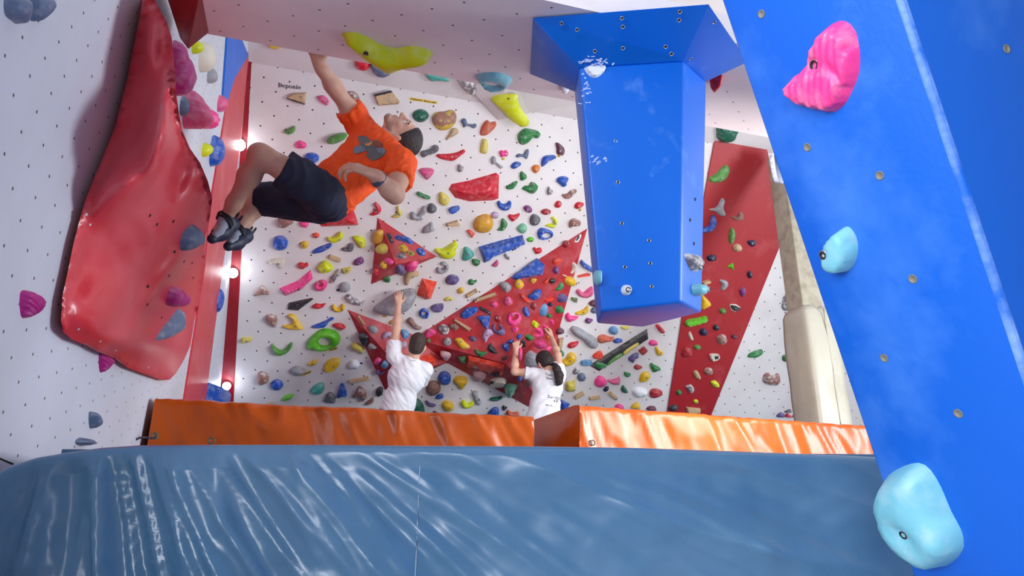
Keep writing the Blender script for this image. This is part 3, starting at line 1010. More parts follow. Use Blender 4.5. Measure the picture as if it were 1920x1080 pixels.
def hold_geometry(outline, hole, H, profile, seed, rough=0.0, lean=0.0, dens=8.5):
    """Vertices (u, v, h) and faces of a moulded hold with real depth over its outline."""
    P = outline
    xs, ys = [p[0] for p in P], [p[1] for p in P]
    area = abs(sum(P[i - 1][0] * P[i][1] - P[i][0] * P[i - 1][1] for i in range(len(P)))) / 2
    s = max(math.sqrt(area) / dens, 0.004)
    pts = list(P); loops = [list(range(len(P)))]
    if hole:
        loops.append(list(range(len(pts), len(pts) + len(hole)))); pts += hole
    inner = []
    x = min(xs)
    row = 0
    y = min(ys)
    while y < max(ys):
        x = min(xs) + (s / 2 if row % 2 else 0)
        while x < max(xs):
            if inside(P, x, y) and not (hole and inside(hole, x, y)):
                inner.append((x, y))
            x += s
        y += s * 0.87; row += 1
    if inner:
        dd = seg_dist(P, inner)
        if hole: dd = np.minimum(dd, seg_dist(hole, inner))
        inner = [q for q, d in zip(inner, dd) if d > s * 0.45]
    allp = pts + inner
    edges = [(l[i], l[(i + 1) % len(l)]) for l in loops for i in range(len(l))]
    r = delaunay_2d_cdt([Vector(p) for p in allp], edges, [], 0, 1e-6)
    v2 = [(p.x, p.y) for p in r[0]]
    fs = []
    for f in r[2]:
        cx = sum(v2[i][0] for i in f) / len(f); cy = sum(v2[i][1] for i in f) / len(f)
        if inside(P, cx, cy) and not (hole and inside(hole, cx, cy)):
            fs.append(list(f))
    d = seg_dist(P, v2)
    if hole: d = np.minimum(d, seg_dist(hole, v2))
    dmax = d.max() + 1e-9
    rise = 0.35 if profile in 'd' else 0.2
    if profile == 'd':
        t = np.clip(d / (0.95 * dmax), 0, 1); h = np.sqrt(np.clip(1 - (1 - t) ** 2, 0, 1))
    elif profile == 'f':
        t = np.clip(d / (0.16 * dmax + 0.004), 0, 1); h = np.sqrt(np.clip(1 - (1 - t) ** 2, 0, 1)) * (0.93 + 0.07 * np.clip(d / dmax, 0, 1))
    elif profile == 'h':
        t = np.clip(d / (0.42 * dmax), 0, 1); h = np.sqrt(np.clip(1 - (1 - t) ** 2, 0, 1)) * (0.86 + 0.14 * np.clip(d / dmax, 0, 1))
    elif profile == 'r':
        h = np.clip(d / dmax, 0, 1) * 0.92 + 0.08 * np.clip(d / (0.1 * dmax), 0, 1)
    else:
        t = np.clip(d / (0.6 * dmax), 0, 1); h = t * t * (3 - 2 * t)
    vmid = (max(ys) + min(ys)) / 2; vh = max(1e-6, (max(ys) - min(ys)) / 2)
    vs = []
    for (x, y), k in zip(v2, h):
        z = H * float(k) * (1 + lean * (y - vmid) / vh)
        if rough and k > 0.05:
            z += rough * H * mnoise.noise(Vector((x * 24, y * 24, seed))) + 0.5 * rough * H * mnoise.noise(Vector((x * 60, y * 60, seed + 3)))
        vs.append((x, y, max(z, 0.0) if k > 0.02 else -0.002))
    return vs, fs

def bolt_mesh():
    vs, fs, fm = [], [], []
    ns = 12
    prof = ((0.0120, -0.012, 1), (0.0120, 0.0015, 1), (0.0100, 0.0026, 1), (0.0060, 0.0022, 0), (0.0055, -0.002, 0))
    for rr, h, _ in prof:
        for k in range(ns):
            w = 2 * math.pi * k / ns
            vs.append((rr * math.cos(w), rr * math.sin(w), h))
    for j in range(len(prof) - 1):
        for k in range(ns):
            k2 = (k + 1) % ns
            fs.append([j * ns + k, j * ns + k2, (j + 1) * ns + k2, (j + 1) * ns + k]); fm.append(prof[j + 1][2])
    fs.append([(len(prof) - 1) * ns + k for k in range(ns)]); fm.append(1)
    return vs, fs, fm
_v, _f, _m = bolt_mesh()
BOLT_DARK = mesh_data('bolt', _v, _f, [m_steel, m_dark], True, _m)
BOLT_LIGHT = mesh_data('bolt', _v, _f, [m_dark, m_steel], True, _m)

HOLDS = []
def ellipse_px(cx, cy, w, h, rot=0.0, n=18):
    c, s = math.cos(R(rot)), math.sin(R(rot)); o = []
    for k in range(n):
        a = 2 * math.pi * k / n
        x, y = w / 2 * math.cos(a), h / 2 * math.sin(a)
        o.append((cx + c * x - s * y, cy + s * x + c * y))
    return o

def build_hold(line):
    """One line of the hold table: sheet+surface; shape; colour; protrusion cm; profile; bolt; look."""
    f = [q.strip() for q in line.split(';')]
    sheet, surf = SHEET[f[0][0]], S[f[0][1]]
    shape = f[1].split()
    kind, hole_px = shape[0], None
    nums = []
    for q in shape[1:]:
        if q == '|':
            nums.append('|')
        else:
            nums += [float(z) for z in q.split(',')]
    if '|' in nums:
        k = nums.index('|'); hole_px = ellipse_px(*nums[k + 1:], n=14); nums = nums[:k]
    if kind == 'E':
        px = ellipse_px(*nums); sharp = False
    else:
        px = list(zip(nums[0::2], nums[1::2])); sharp = kind == 'S'
    H = float(f[3]) / 100; prof = f[4][0]
    rough = 0.0
    if 'k' in f[4][1:]: rough = 0.22
    pix = [sheet(*q) for q in px]
    loc = [surf.uv(surf.hit(*q)) for q in pix]
    c = sum(loc, Vector((0, 0))) / len(loc)
    size = max(max(p.x for p in loc) - min(p.x for p in loc), max(p.y for p in loc) - min(p.y for p in loc))
    step = max(size / 13, 0.006)
    rel = ring_points([(p.x - c.x, p.y - c.y) for p in loc], sharp, step if not sharp else size / 9)
    hol = None
    if hole_px:
        hl = [surf.uv(surf.hit(*sheet(*q))) for q in hole_px]
        hol = [(p.x - c.x, p.y - c.y) for p in hl]
    lean = 0.12 if prof == 'd' else 0.0
    vs, fs = hold_geometry(rel, hol, H, prof, len(HOLDS) * 1.7, rough, lean)
    name = f[7] if len(f) > 7 and f[7] else 'climbing_hold'
    me = mesh_data(name, vs, fs, HM[f[2]], True)
    o = link(name, me, None, surf.matrix(surf.pt(c.x, c.y)))
    if prof in 'fr':
        smooth_by_angle(o, 38)
    if f[5] not in ('', '-'):
        light = f[5].endswith('w')
        b = f[5].rstrip('w')
        if b == 'c':
            bu, bv_ = 0.0, 0.0
            if not inside(rel, 0, 0) or (hol and inside(hol, 0, 0)):
                bu, bv_ = min(((v[0], v[1]) for v in vs if v[2] > 0.7 * H), key=lambda q: q[0] ** 2 + q[1] ** 2, default=(0, 0))
        else:
            q = surf.uv(surf.hit(*sheet(*[float(z) for z in b.split(',')]))) - c
            bu, bv_ = q.x, q.y
        hz = min(vs, key=lambda v: (v[0] - bu) ** 2 + (v[1] - bv_) ** 2)[2]
        bm_ = link('bolt', BOLT_LIGHT if light else BOLT_DARK, o, o.matrix_basis @ Matrix.Translation((bu, bv_, hz + 0.001)))
    cpx = (sum(p[0] for p in pix) / len(pix), sum(p[1] for p in pix) / len(pix))
    HOLDS.append((o, cpx, f[6], f[0][1], max(max(p[0] for p in pix) - min(p[0] for p in pix), 8)))
    return o
HOLD_TABLE = """
Aw; S 475,460 500,438 545,412 660,408 648,522; wood; 5; f; 610,448; plywood wedge below the black lettering; wooden_hold
Aw; P 755,450 785,436 830,440 870,490 850,530 800,505; rose; 5; dk; 845,488; rose pink scoop
Aw; E 1070,490 165,190 0; marble; 7; dk; c; big round brown swirl
Aw; P 450,765 500,740 550,715 560,745 540,780 490,797; pgreen; 5; d; 500,765w; small bent green
Aw; P 848,860 870,820 950,785 1020,780 1040,805 1000,850 930,880 870,885; pgreen; 11; d; 950,845; long green pickle-shaped
Aw; P 555,900 575,860 610,850 650,870 663,900 640,925 580,925; pink; 4; d; 602,889; round bright pink
Aw; P 640,1010 665,970 720,962 770,985 775,1030 740,1060 690,1070 655,1045; blue; 6; d; 704,1020; round plain blue
Aw; P 835,1038 890,1000 935,978 948,1015 920,1060 880,1063; rose; 4; dk; -; pink fish-tail
Bw; S 105,415 285,372 398,512 160,532; wood; 5; f; 260,475; plywood wedge with black upper edge; wooden_hold
Bw; P 502,632 525,585 588,563 645,585 673,632 640,680 585,700 530,680; dgreen; 6; d; 590,640; dark green round dome
Bw; P 700,640 740,595 830,585 885,570 930,585 952,640 930,720 860,775 780,780 735,745 705,700; twotone; 7; d; 820,687; big brown and yellow
Bw; P 905,760 955,760 972,800 930,835 880,860 850,882 838,865 870,820; tan; 4; d; 917,818; tan pear-shaped
Bw; P 990,685 1020,655 1050,670 1062,708 1110,715 1145,710 1157,735 1125,762 1080,740 1050,738 1020,755 1010,720; bgrey; 4; d; -; blue grey bone
Dw; P 583,40 600,15 680,-5 720,-45 765,-35 768,10 720,45 680,50 610,85; dgrey; 6; d; 685,48w; dark grey peanut
Dw; P 748,50 880,42 960,25 1020,-2 1040,25 980,75 905,120 770,90; red; 5; d; 900,70; wide red smile
Aw; P 1140,640 1165,622 1190,628 1188,655 1160,670; red; 4; d; 1160,650; small red by the orange sleeve
Cw; P 107,500 115,430 150,370 185,348 210,370 262,365 275,395 260,430 200,490 150,510; terra; 5; dk; 188,438; rusty orange arrowhead
Cw; P 125,550 150,540 185,560 190,660 170,692 125,690 105,665; pyel; 4; d; 152,660; pale yellow pill
Cw; P 300,680 320,655 345,662 375,655 396,685 380,720 345,722 320,730; pink; 4; d; 368,690; small pink cloud
Cw; P 215,745 240,715 268,730 275,770 310,800 345,820 320,845 290,825 265,795 225,800; grey; 4; d; 255,785; slim grey bone
Cw; P 485,530 500,480 560,435 640,445 700,465 722,500 690,540 640,535 605,575 550,603 505,590; green; 6; d; 632,508; big green kidney
Cw; P 470,710 500,690 545,695 570,650 602,650 600,700 580,748 540,725 480,733; bgrey; 3.5; d; -; blue grey three-armed
Cw; P 418,825 440,785 480,770 522,785 510,815 450,848; blue; 4; d; 470,805; smooth blue pebble
Cw; P 628,840 650,808 690,803 717,830 700,870 668,893 640,870; orange; 4.5; d; 678,845; round amber orange
Cw; P 725,800 735,740 770,710 860,705 876,735 830,760 790,785 740,826; blue; 5; d; 792,757; blue comma
Cw; P 870,585 900,580 950,620 967,665 945,712 885,695 880,640; maroon; 4; d; 912,658; maroon quarter-round
Ew; P 510,30 525,5 550,15 584,60 550,98 515,95; green; 4; d; -; green teardrop
Ew; P 372,150 410,145 440,115 488,103 480,135 440,185 380,188; green; 4; d; -; green fish-shaped
Ew; P 530,185 560,150 600,150 620,115 660,120 697,160 680,205 645,235 600,225 560,200; green; 5; dk; 628,190w; lobed green
Ew; P 785,240 790,170 805,158 847,205 830,240; gmarble; 4; dk; 824,210; small mottled grey shard
Ew; P 880,105 900,65 960,55 1005,75 985,120 985,145 950,168 915,140; blue; 5.5; d; -; chunky blue shield
Ew; P 935,240 990,230 1020,200 1070,185 1090,200 1060,235 1020,280 970,285; marble; 4.5; dk; 1035,232; brown marbled boomerang
Ew; P 862,345 880,310 910,303 937,330 910,375 870,372; red; 4; d; 907,325; small red cube-like
Ew; P 1060,365 1080,325 1115,315 1160,330 1140,365 1090,390; red; 4; d; 1103,352; red pebble with a yellow tag
Ew; P 277,330 300,300 330,330 375,330 400,300 427,320 415,380 370,408 310,390; blue; 5; d; 365,365; blue bowl
Ew; P 545,375 570,350 610,355 637,395 615,428 570,415; purple; 4.5; d; 583,392; purple egg
Ew; P 722,420 740,392 790,385 827,410 810,440 760,448; dred; 4; d; 788,418; flat dark red oval
Ew; E 258,450 85,76 0; lilac; 4; d; 263,456; small pale lilac knob
Ew; P 390,465 405,440 450,445 510,428 500,465 465,500 430,515; red; 4; d; 455,475; red heart
Ew; P 35,545 60,480 120,445 185,440 230,475 243,540 215,605 150,633 85,625 45,590; gold; 9; d; 145,556; big ochre dome
Ew; P 278,600 310,565 320,500 345,482 385,530 375,575 335,610; green; 4.5; d; 343,574; bent green horn
Ew; P 608,500 625,450 665,437 717,475 710,530 665,560 620,545; dgrey; 5.5; d; 662,513; dark slate half dome
Ew; P 478,585 500,550 545,530 582,560 580,610 545,637 505,625; mint; 5; d; 545,600; mint green wedge
Ew; P 762,555 800,535 840,535 850,500 820,480 850,463 885,490 890,530 855,580 800,568; neon; 4; d; 862,530; neon yellow claw
Ew; P 1005,560 1010,510 1040,485 1090,485 1128,520 1110,560 1050,565 1020,582; marble; 5.5; dk; -; lumpy brown marbled
Ew; P 686,640 700,590 750,577 830,610 852,650 820,685 760,703 705,690 | 775,655 88,46 0; blue; 5; d; 738,607; blue ring
Ew; E 618,697 75,55 0; lime; 3.5; d; 620,700w; small bright green button
Ew; P 640,790 660,770 680,785 715,775 738,805 715,835 670,845 655,815; red; 4; d; -; red double knob
Ew; S 92,770 300,710 540,648 567,740 420,800 260,865 148,935; blue; 9; f; 312,782; long flat blue bar
Ew; P 348,845 375,840 415,885 408,905 370,890; gmarble; 3; d; 385,872w; slim grey chip
Ew; P 225,955 255,925 285,900 300,940 270,975 240,970; rose; 3.5; d; 268,955; small rose fin
Ew; P 22,900 50,890 100,905 108,940 70,968 35,945; green; 4.5; d; 70,930w; chalky green scoop
Dw; S 1050,820 1080,808 1138,850 1105,895; ored; 4; f; 1094,850; small orange red wedge
Lw; S 305,400 318,350 360,390 440,445 430,490 340,440; blue; 5; f; 340,410; blue bar poking out behind the blue volume
Lw; S 287,520 380,495 410,500 405,525 290,540; ored; 3; f; -; thin orange red stick
Lw; P 268,670 300,655 340,690 390,650 435,630 445,700 390,750 310,735 275,700; rose; 5.5; d; 390,718; chalky rose crescent
Lw; S 220,738 285,750 275,800 225,770; olive; 3; f; 258,770; small olive diamond
Lw; P 395,800 430,770 480,765 480,830 420,830; maroon; 5; d; -; maroon lump peeking out behind the blue volume
Lw; P 262,895 300,880 350,855 380,825 400,850 380,900 330,922 270,915; yellow; 4.5; d; 333,888; yellow banana
Lw; P 158,950 165,910 195,895 220,925 298,935 250,975 190,992; pink; 4.5; d; 220,960; hot pink whale-shaped
Lw; P 358,985 375,950 410,955 440,965 420,990 390,1008; purple; 4.5; d; 400,980; small purple snail-shaped
Lw; P 418,870 440,840 480,835 480,900 430,900; bgrey; 4; d; -; slate blue lump peeking out behind the blue volume
Mw; P 228,100 250,65 330,80 430,140 520,200 547,270 500,323 430,295 370,230 270,165; grey; 8; d; 405,210; long grey shoe-sole
Mw; P 55,115 80,85 130,85 167,120 140,150 85,157; maroon; 6; d; -; plum oval on the red volume's edge
Mw; P 537,200 570,165 620,162 680,185 735,190 700,235 640,250 565,262; terra; 5; d; 603,225; rusty orange fish
Mw; P 715,240 740,210 790,205 822,225 800,250 740,260; blue; 4; d; 768,232; slim blue sausage
Mw; E 718,115 108,98 0; lblue; 6; d; 718,122; powder blue dome
Mw; P 203,290 225,255 290,240 325,235 320,265 270,310 220,317; red; 4.5; d; 250,280; chalk-topped red scoop
Mw; P 130,450 180,430 210,375 255,362 300,395 295,450 240,500 170,520 135,500; yellow; 7; d; 215,440; big curled yellow jug
Mw; P 105,340 140,338 165,370 150,400 110,400; green; 5; d; -; green knob beside the woman's raised arm
Mw; S 95,200 160,193 135,330 90,325; wood; 4; f; -; upright wooden block beside the woman's arm; wooden_hold
Mw; P 347,470 380,448 465,445 478,480 440,505 365,505; lblue; 4.5; f; 405,468; dusty blue brick
Mw; P 484,400 510,370 575,342 600,395 560,430 500,425; ored; 5; f; 545,398; coral red cube
Mw; S 440,510 1100,95 1115,215 560,578; graphite; 3; f; -; long black board with green and yellow grips; fingerboard
Mw; P 885,430 910,400 960,370 1000,370 995,420 960,440 940,478 895,460; violet; 4.5; dk; 938,440; grey violet hook
Mw; S 995,340 1065,293 1103,335 1040,390; dred; 5; f; -; brick red cube
Mw; P 1115,255 1140,225 1185,225 1220,268 1170,292 1125,280; pink; 4; d; 1178,264; small pink shell
Mw; P 1185,310 1210,298 1250,345 1282,360 1265,395 1215,398 1195,355; yellow; 4; d; 1240,362; small yellow triangle
Mw; P 948,530 975,498 1042,522 1020,545 980,560; dred; 3.5; dk; -; little red gem
Mw; P 1128,510 1145,480 1190,505 1225,520 1255,555 1200,578 1165,585; green; 4.5; d; 1203,550; green boot-shaped
Mw; P 840,580 880,590 918,608 880,640 845,625; green; 3.5; dk; -; small crumpled green
Mw; P 1012,690 1020,620 1060,580 1115,585 1135,630 1100,680 1050,700; yellow; 5; d; 1075,632; yellow drop
Mw; P 262,600 275,550 300,525 342,560 320,605; gmarble; 4; dk; 298,578; dull grey stone
Mw; E 360,640 98,95 0; bgrey; 5.5; d; 375,632; slate blue ball
Mw; P 175,745 195,690 250,690 285,668 300,700 290,790 240,805 190,795; pyel; 6; d; 262,768; blocky mustard jug
Mw; P 505,690 525,650 560,622 610,640 645,690 625,730 570,755 515,735; pink; 7; d; 583,697; stepped pink dome
Mw; P 645,670 700,665 760,650 780,625 797,665 785,715 730,727 680,705; rose; 5; d; 767,708; rose sail-shaped
Mw; P 603,785 630,750 665,745 660,780 625,805; navy; 4; d; -; small deep blue bean
Mw; P 803,770 825,730 850,750 885,810 840,818 810,800; dgreen; 4; d; -; bottle green cone
Mw; P 932,800 960,765 1010,752 1080,775 1105,810 1070,850 1010,870 955,850; white; 6; d; 1040,832; white oval
Mw; P 1125,820 1140,780 1195,768 1250,785 1275,820 1230,860 1165,877 1130,855; dred; 6; d; -; wide dark red dome
Mw; S 270,850 370,795 398,830 290,890; wood; 4; f; -; knobbly pale wooden bar; wooden_hold
Mw; S 443,860 570,845 568,880 445,895; wood; 4; f; -; flat level wooden bar; wooden_hold
Mw; S 650,820 690,798 770,870 730,893; wood; 4; f; 740,880; slanting wooden bar; wooden_hold
Mw; P 740,960 780,940 830,965 830,1000 750,1000; pink; 5; d; -; pink dome half hidden by the orange mat
Mw; P 915,985 950,935 1000,925 1020,1000; yellow; 5; d; 970,975; yellow hold half hidden by the orange mat
Mw; P 1095,985 1130,965 1185,970 1195,1010 1100,1010; maroon; 5; d; -; maroon hold half hidden by the orange mat
Mw; S 130,890 235,945 115,1040 95,960; blue; 12; r; -; blue triangular block beside the woman's hip
Mw; P 805,70 900,70 870,103 830,103; pyel; 4; d; -; mustard hold peeking out under the blue volume
Mw; P 1190,60 1225,48 1270,90 1297,125 1270,147 1235,130; red; 5; d; 1248,100; coral thumb-shaped
Dw; P 568,215 600,188 680,187 722,205 720,235 690,280 650,310 610,275 580,240; rose; 6; d; 648,263; rose pink shield
Dw; P 960,190 965,155 985,148 1020,170 1020,210 985,233 962,215; gmarble; 4.5; d; 990,195; small grey brown pebble
Xw; S 835,347 880,338 930,323.5 936,328 935,372 925,376 880,378 853,371; red; 12; r; -; big red wedge with a pale ridge
Dw; P 545,440 565,425 620,450 688,480 660,508 600,490 555,465; green; 4; f; 612,472w; slim green bar
Dw; P 765,490 775,440 800,428 860,465 880,510 860,560 820,573 775,545; pyel; 5.5; d; 830,497; mustard egg
Dw; P 870,605 900,580 965,568 985,590 960,625 905,655 880,635; blue; 4.5; f; -; blue loaf
Dw; P 110,555 135,532 175,570 190,610 170,650 110,672 72,665 80,645 120,620 130,590; red; 4.5; d; 138,625; red boomerang
Dw; P 345,580 370,570 380,610 403,630 395,670 350,695 300,690 300,670 345,645; pyel; 4; d; 360,655; yellow boomerang
Dw; P 485,640 520,630 550,660 590,610 610,572 645,580 640,640 600,680 615,710 580,725 530,715 490,712; grey; 6; dk; 580,690; lumpy light grey cluster
Dw; P 655,620 665,560 700,543 740,570 750,615 720,645 680,648; dgrey; 6; d; 708,595; dark grey thimble
Dw; P 600,840 625,780 660,760 690,733 715,750 715,785 733,815 700,835 640,852; grey; 6; dk; 672,796; grey anvil-shaped
Dw; S 845,745 960,712 990,775 850,782; wood; 5; f; -; pinkish wooden block; wooden_hold
Gw; P 828,380 850,350 900,355 960,330 1010,295 1060,290 1072,330 1050,370 1050,420 985,465 900,450 870,410; neon; 8; d; 965,385; wide neon yellow moustache
Gw; P 1112,460 1120,400 1135,340 1180,345 1225,385 1238,425 1190,470 1140,482; teal; 6; d; 1165,402; teal quarter-round
Gw; P 850,570 870,540 900,560 930,555 930,525 895,520 900,490 945,490 980,530 970,580 920,610 870,608; grey; 5; d; -; grey letter-C
Gw; P 946,672 970,630 1015,618 1070,635 1085,672 1060,710 1010,726 960,710; violet; 7; d; -; smoky violet oval
Gw; P 1065,780 1085,752 1125,750 1137,790 1100,815 1070,805; yellow; 4; d; 1100,778; small yellow cushion
Gw; P 1175,700 1185,668 1215,665 1235,678 1270,668 1250,700 1215,725 1185,722; green; 4; d; 1218,700w; green whale
Gw; S 1145,820 1255,757 1280,785 1160,858; wood; 4; f; 1250,785; slanting tan wooden stick; wooden_hold
Gw; P 930,868 965,842 1005,850 1028,870 990,885 950,888; pyel; 3; d; 988,868; small yellow leaf
Gw; P 798,945 830,920 915,910 928,940 905,985 850,998 810,975; violet; 5; f; 870,955; violet brick
Gw; P 676,1010 695,970 730,958 770,980 780,1030 750,1065 700,1045 | 728,1008 46,46 0; blue; 5; d; -; small blue ring
Gw; S 708,655 863,692 800,865 745,875 652,825; ored; 14; r; -; bright orange red wedge
Gw; P 217,970 240,930 330,870 430,800 530,765 600,755 640,770 650,830 620,920 560,980 470,1025 380,1033 270,1010; grey; 15; d; -; huge smooth grey sloper under the man's hand
Gw; P 528,680 535,610 570,580 640,575 680,600 670,630 610,650 580,690 570,728 545,725; tan; 6; d; 605,632; tan fan-shaped
Gw; P 15,495 40,460 95,437 118,465 118,500 60,528 20,520; purple; 5; d; 70,492; purple loaf
Gw; P 5,235 30,225 90,230 135,270 130,340 95,355 60,325 25,275; neon; 6; d; 90,283; ribbed neon yellow
Gt; P 225,260 240,190 270,160 310,170 320,220 300,290 260,315 230,300; gold; 6; d; 238,240; ochre oval
Gt; S 347,200 380,198 425,295 395,305; black; 2; f; 404,272w; black strip with two bolts
Gt; P 445,225 470,218 560,240 610,275 627,312 590,310 500,280 450,262; blue; 4; f; 503,245; bowed blue bar
Gt; E 310,358 112,115 0; pyel; 7; d; 270,358; lemon yellow dome
Gt; P 475,350 490,315 530,312 567,360 560,400 510,390; yellow; 5; d; 530,345; egg-yolk yellow oval
Gt; P 572,405 585,378 615,385 635,410 615,433 580,430; pyel; 4; d; 613,402; tiny yellow green cone
Gt; P 655,375 670,350 700,350 740,390 735,430 690,425; blue; 4.5; d; 708,385w; small two-tone blue oval
Gt; P 457,435 475,395 520,395 550,440 530,462 510,450 490,465; grey; 4; d; 502,425w; grey bow
Gt; P 330,470 355,445 400,460 423,495 400,520 360,515 345,490; pink; 4; d; 375,480; light pink scoop
Gt; P 292,525 300,490 330,477 355,515 345,555 320,563; yellow; 4; d; 307,525; yellow plum
Gt; P 217,600 225,560 260,555 275,585 260,625 230,625; red; 4; d; 238,585; red knob
Gu; P 442,560 460,525 510,520 532,555 510,600 470,600; violet; 6; d; -; grey violet ball under the red triangle
Gu; P 535,570 560,520 620,490 670,485 655,530 600,578; pink; 5; d; 600,545; hot pink tongue under the red triangle
Gu; P 310,665 340,640 385,625 383,665 350,685; green; 5; d; -; green tip under the red triangle
Fw; P 438,75 470,40 560,40 600,85 560,120 510,148 455,140; marble; 8; dk; 475,92; brown and white marbled under the climber's shorts
Fw; P 660,95 700,70 750,95 735,140 690,140; pink; 5; d; -; pink peeking out below the climber's shorts
Fw; S 862,115 1000,40 1100,-60 1200,-50 1255,110 1240,122 880,136; red; 12; r; -; big red wedge below the climber's orange T-shirt
Fw; P 388,310 400,250 430,228 490,228 535,270 540,320 510,365 450,378 400,350; blue; 7; d; 460,322w; round dimpled blue
Fw; P 668,320 680,290 715,277 750,295 745,335 710,360 680,352; yellow; 4.5; d; 695,318; round yellow
Fw; E 823,223 72,58 0; ored; 4; d; 823,227w; small orange red disc
Fw; P 940,235 980,240 1030,215 1065,180 1095,200 1098,245 1060,280 1000,300 950,275; neon; 6; d; 1055,255; yellow green horn
Fw; P 785,390 830,350 900,320 970,300 985,325 950,360 880,395 800,410; blue; 4.5; d; 930,343; blue blade
Fw; P 1083,355 1110,340 1140,345 1150,310 1185,297 1208,330 1195,380 1165,390 1130,385 1095,378; dgrey; 5; d; 1168,345; grey snail-shaped
Fw; S 940,450 965,412 1080,455 1070,495; wood; 4; f; -; short tan wooden block; wooden_hold
Fw; P 343,495 375,460 430,455 500,465 505,510 475,562 430,520 375,515; cream; 5; dk; 440,500; cream bird-shaped
Fw; P 637,525 655,495 690,497 710,505 735,493 747,530 715,550 690,565 650,555; red; 4.5; d; 680,528; red peanut
Fw; P 832,540 860,525 890,480 930,473 975,510 1000,545 980,580 920,603 870,600; neon; 8; d; 910,555; neon yellow hat-shaped
Fw; S 457,755 640,680 770,568 793,660 680,770 515,838; pink; 9; r; 650,750; long faceted pink bar
Fw; P 805,735 830,690 890,668 935,690 932,745 890,785 830,778 | 862,708 40,34 0; pink; 6; d; 885,755; pink ring with a small eye
Fw; P 965,690 985,640 1020,600 1040,565 1075,570 1075,610 1040,650 1010,695 970,708; gmarble; 5; dk; -; grey stacked-stone
Fw; P 1083,560 1120,550 1180,540 1170,590 1120,615 1095,600; pyel; 4; d; 1132,572; yellow half moon
Fw; P 1058,750 1080,700 1150,700 1172,760 1140,795 1075,795; grey; 6; d; 1108,772; grey beige cap
Fw; P 190,835 230,790 285,725 320,780 355,800 340,825 290,815 240,830; marble; 6; d; -; brown marbled horn
Fw; S 535,975 545,905 700,870 815,850 800,868 640,985; graphite; 3; f; 638,925w; black pointed board
Fw; P 783,940 820,910 870,915 922,908 900,945 850,965 800,958; red; 4.5; dk; -; red arrow-shaped
Fw; P 982,940 1005,915 1030,950 1070,950 1090,912 1117,935 1105,985 1050,1000 1000,980; yellow; 4.5; d; 1085,965; yellow smile
Pw; P 385,230 410,160 470,135 530,190 640,260 760,325 840,310 855,360 780,430 700,435 560,390 430,310; gmarble; 6; dk; 597,330; grey marbled canoe
Hw; P 308,90 325,55 375,47 430,75 432,160 405,183 370,160 320,120; marble; 6; d; -; brown marbled cup
Hw; P 530,60 560,43 610,55 650,120 698,190 680,205 590,205 500,185 475,160 540,155 580,140 580,100; yellow; 5.5; d; 617,155; yellow letter-V
Hw; P 780,165 850,140 930,105 985,75 1008,95 960,120 910,180 800,188; blue; 5; d; -; blue fish
Hw; P 988,160 1020,138 1080,140 1127,180 1070,215 1040,195; red; 4.5; d; 1062,182; red lips
Hw; P 724,350 780,270 860,205 940,192 1030,220 1073,280 1060,340 990,400 880,422 770,410 735,385 | 910,325 122,82 0; lime; 8; d; 805,372; large lime green ring
Hw; P 60,320 75,285 120,280 178,285 160,325 110,340 75,338; pyel; 4.5; d; 122,312; yellow lozenge
Hw; P 367,365 385,340 410,375 460,405 520,390 560,340 587,330 580,385 530,440 460,465 400,445; pgreen; 6; d; -; wide green crescent
Hw; P 735,545 770,535 800,505 830,505 833,540 800,568 755,565; yellow; 4; d; 788,546; small yellow slipper
Hw; P 903,590 930,525 1000,490 1060,500 1068,545 1030,600 960,635 915,620; yellow; 5.5; f; 1000,562; yellow oval plate
Hw; P 565,620 590,580 640,570 690,590 735,615 710,640 660,668 620,660; grey; 7; d; 658,642; grey white turtle-shaped
Hw; P 222,690 240,640 280,625 340,660 352,710 320,750 260,765 230,735; marble; 7; dk; 310,710; brown and white marbled ball
Hw; E 430,762 128,112 0; blue; 6; d; -; blue two-slot button
Hw; P 764,820 790,780 860,738 905,750 905,810 870,850 800,855; teal; 7; d; -; teal clam
Hw; P 905,915 935,850 985,838 1025,900 1015,945 960,940 910,935; dgrey; 6; d; 978,885; grey stone with a round socket
Hw; P 1030,890 1050,820 1075,748 1110,765 1140,870 1085,880 1040,897; blue; 6; d; -; blue shark fin
Hw; P 476,905 520,870 580,850 590,875 560,910 500,925; lime; 4.5; d; 520,895; green leaf
Hw; S 308,1010 340,940 395,930 350,1010; wood; 4; f; -; wooden block touching the orange mat; wooden_hold
Iw; P 95,380 110,345 150,335 210,365 228,420 210,462 190,430 140,415; pyel; 6; d; 165,396; yellow comma
Iw; P 75,560 95,520 140,510 190,545 170,590 125,600 85,590; white; 6; d; 135,573; chalky white cube
Iw; S 70,715 275,672 288,712 85,745; wood; 4.5; f; 110,738; long grey wooden bar; wooden_hold
Iw; P 110,885 150,820 180,775 215,790 255,840 255,890 215,932 190,915 185,880 130,890; marble; 7; d; 205,860; brown hooked cluster
Iw; P 240,950 290,910 320,885 332,915 310,945 260,965; brown; 5; d; -; brown half moon
Iw; P 348,840 365,795 400,780 425,800 415,850 375,880 355,870; black; 6; d; -; black dome beside the man's ribs
Iw; P 487,125 510,105 560,110 560,150 500,152; yellow; 4; d; -; yellow tip beside the man's forearm
Iw; P 657,115 690,80 725,95 760,150 818,180 790,205 740,195 690,150; brown; 5.5; d; 740,160; brown boot
Iw; P 600,210 650,205 690,240 690,290 650,310 600,290; lblue; 5; dk; 650,262; blue block beside the man's raised arm
Ia; S 148,70 175,60 245,155 220,170; wood; 3.5; f; -; pale wooden slat; wooden_hold
Ia; P 270,185 300,162 340,165 375,205 350,245 300,240; grey; 4; dk; 325,195; speckled grey disc
Ia; P 412,290 430,240 470,222 515,240 515,300 470,285 430,308; lilac; 5; d; 475,270; lilac white fan
Ia; P 600,330 640,320 660,350 650,390 600,390; lilac; 5; d; 635,350; pale pink lump beside the man's neck
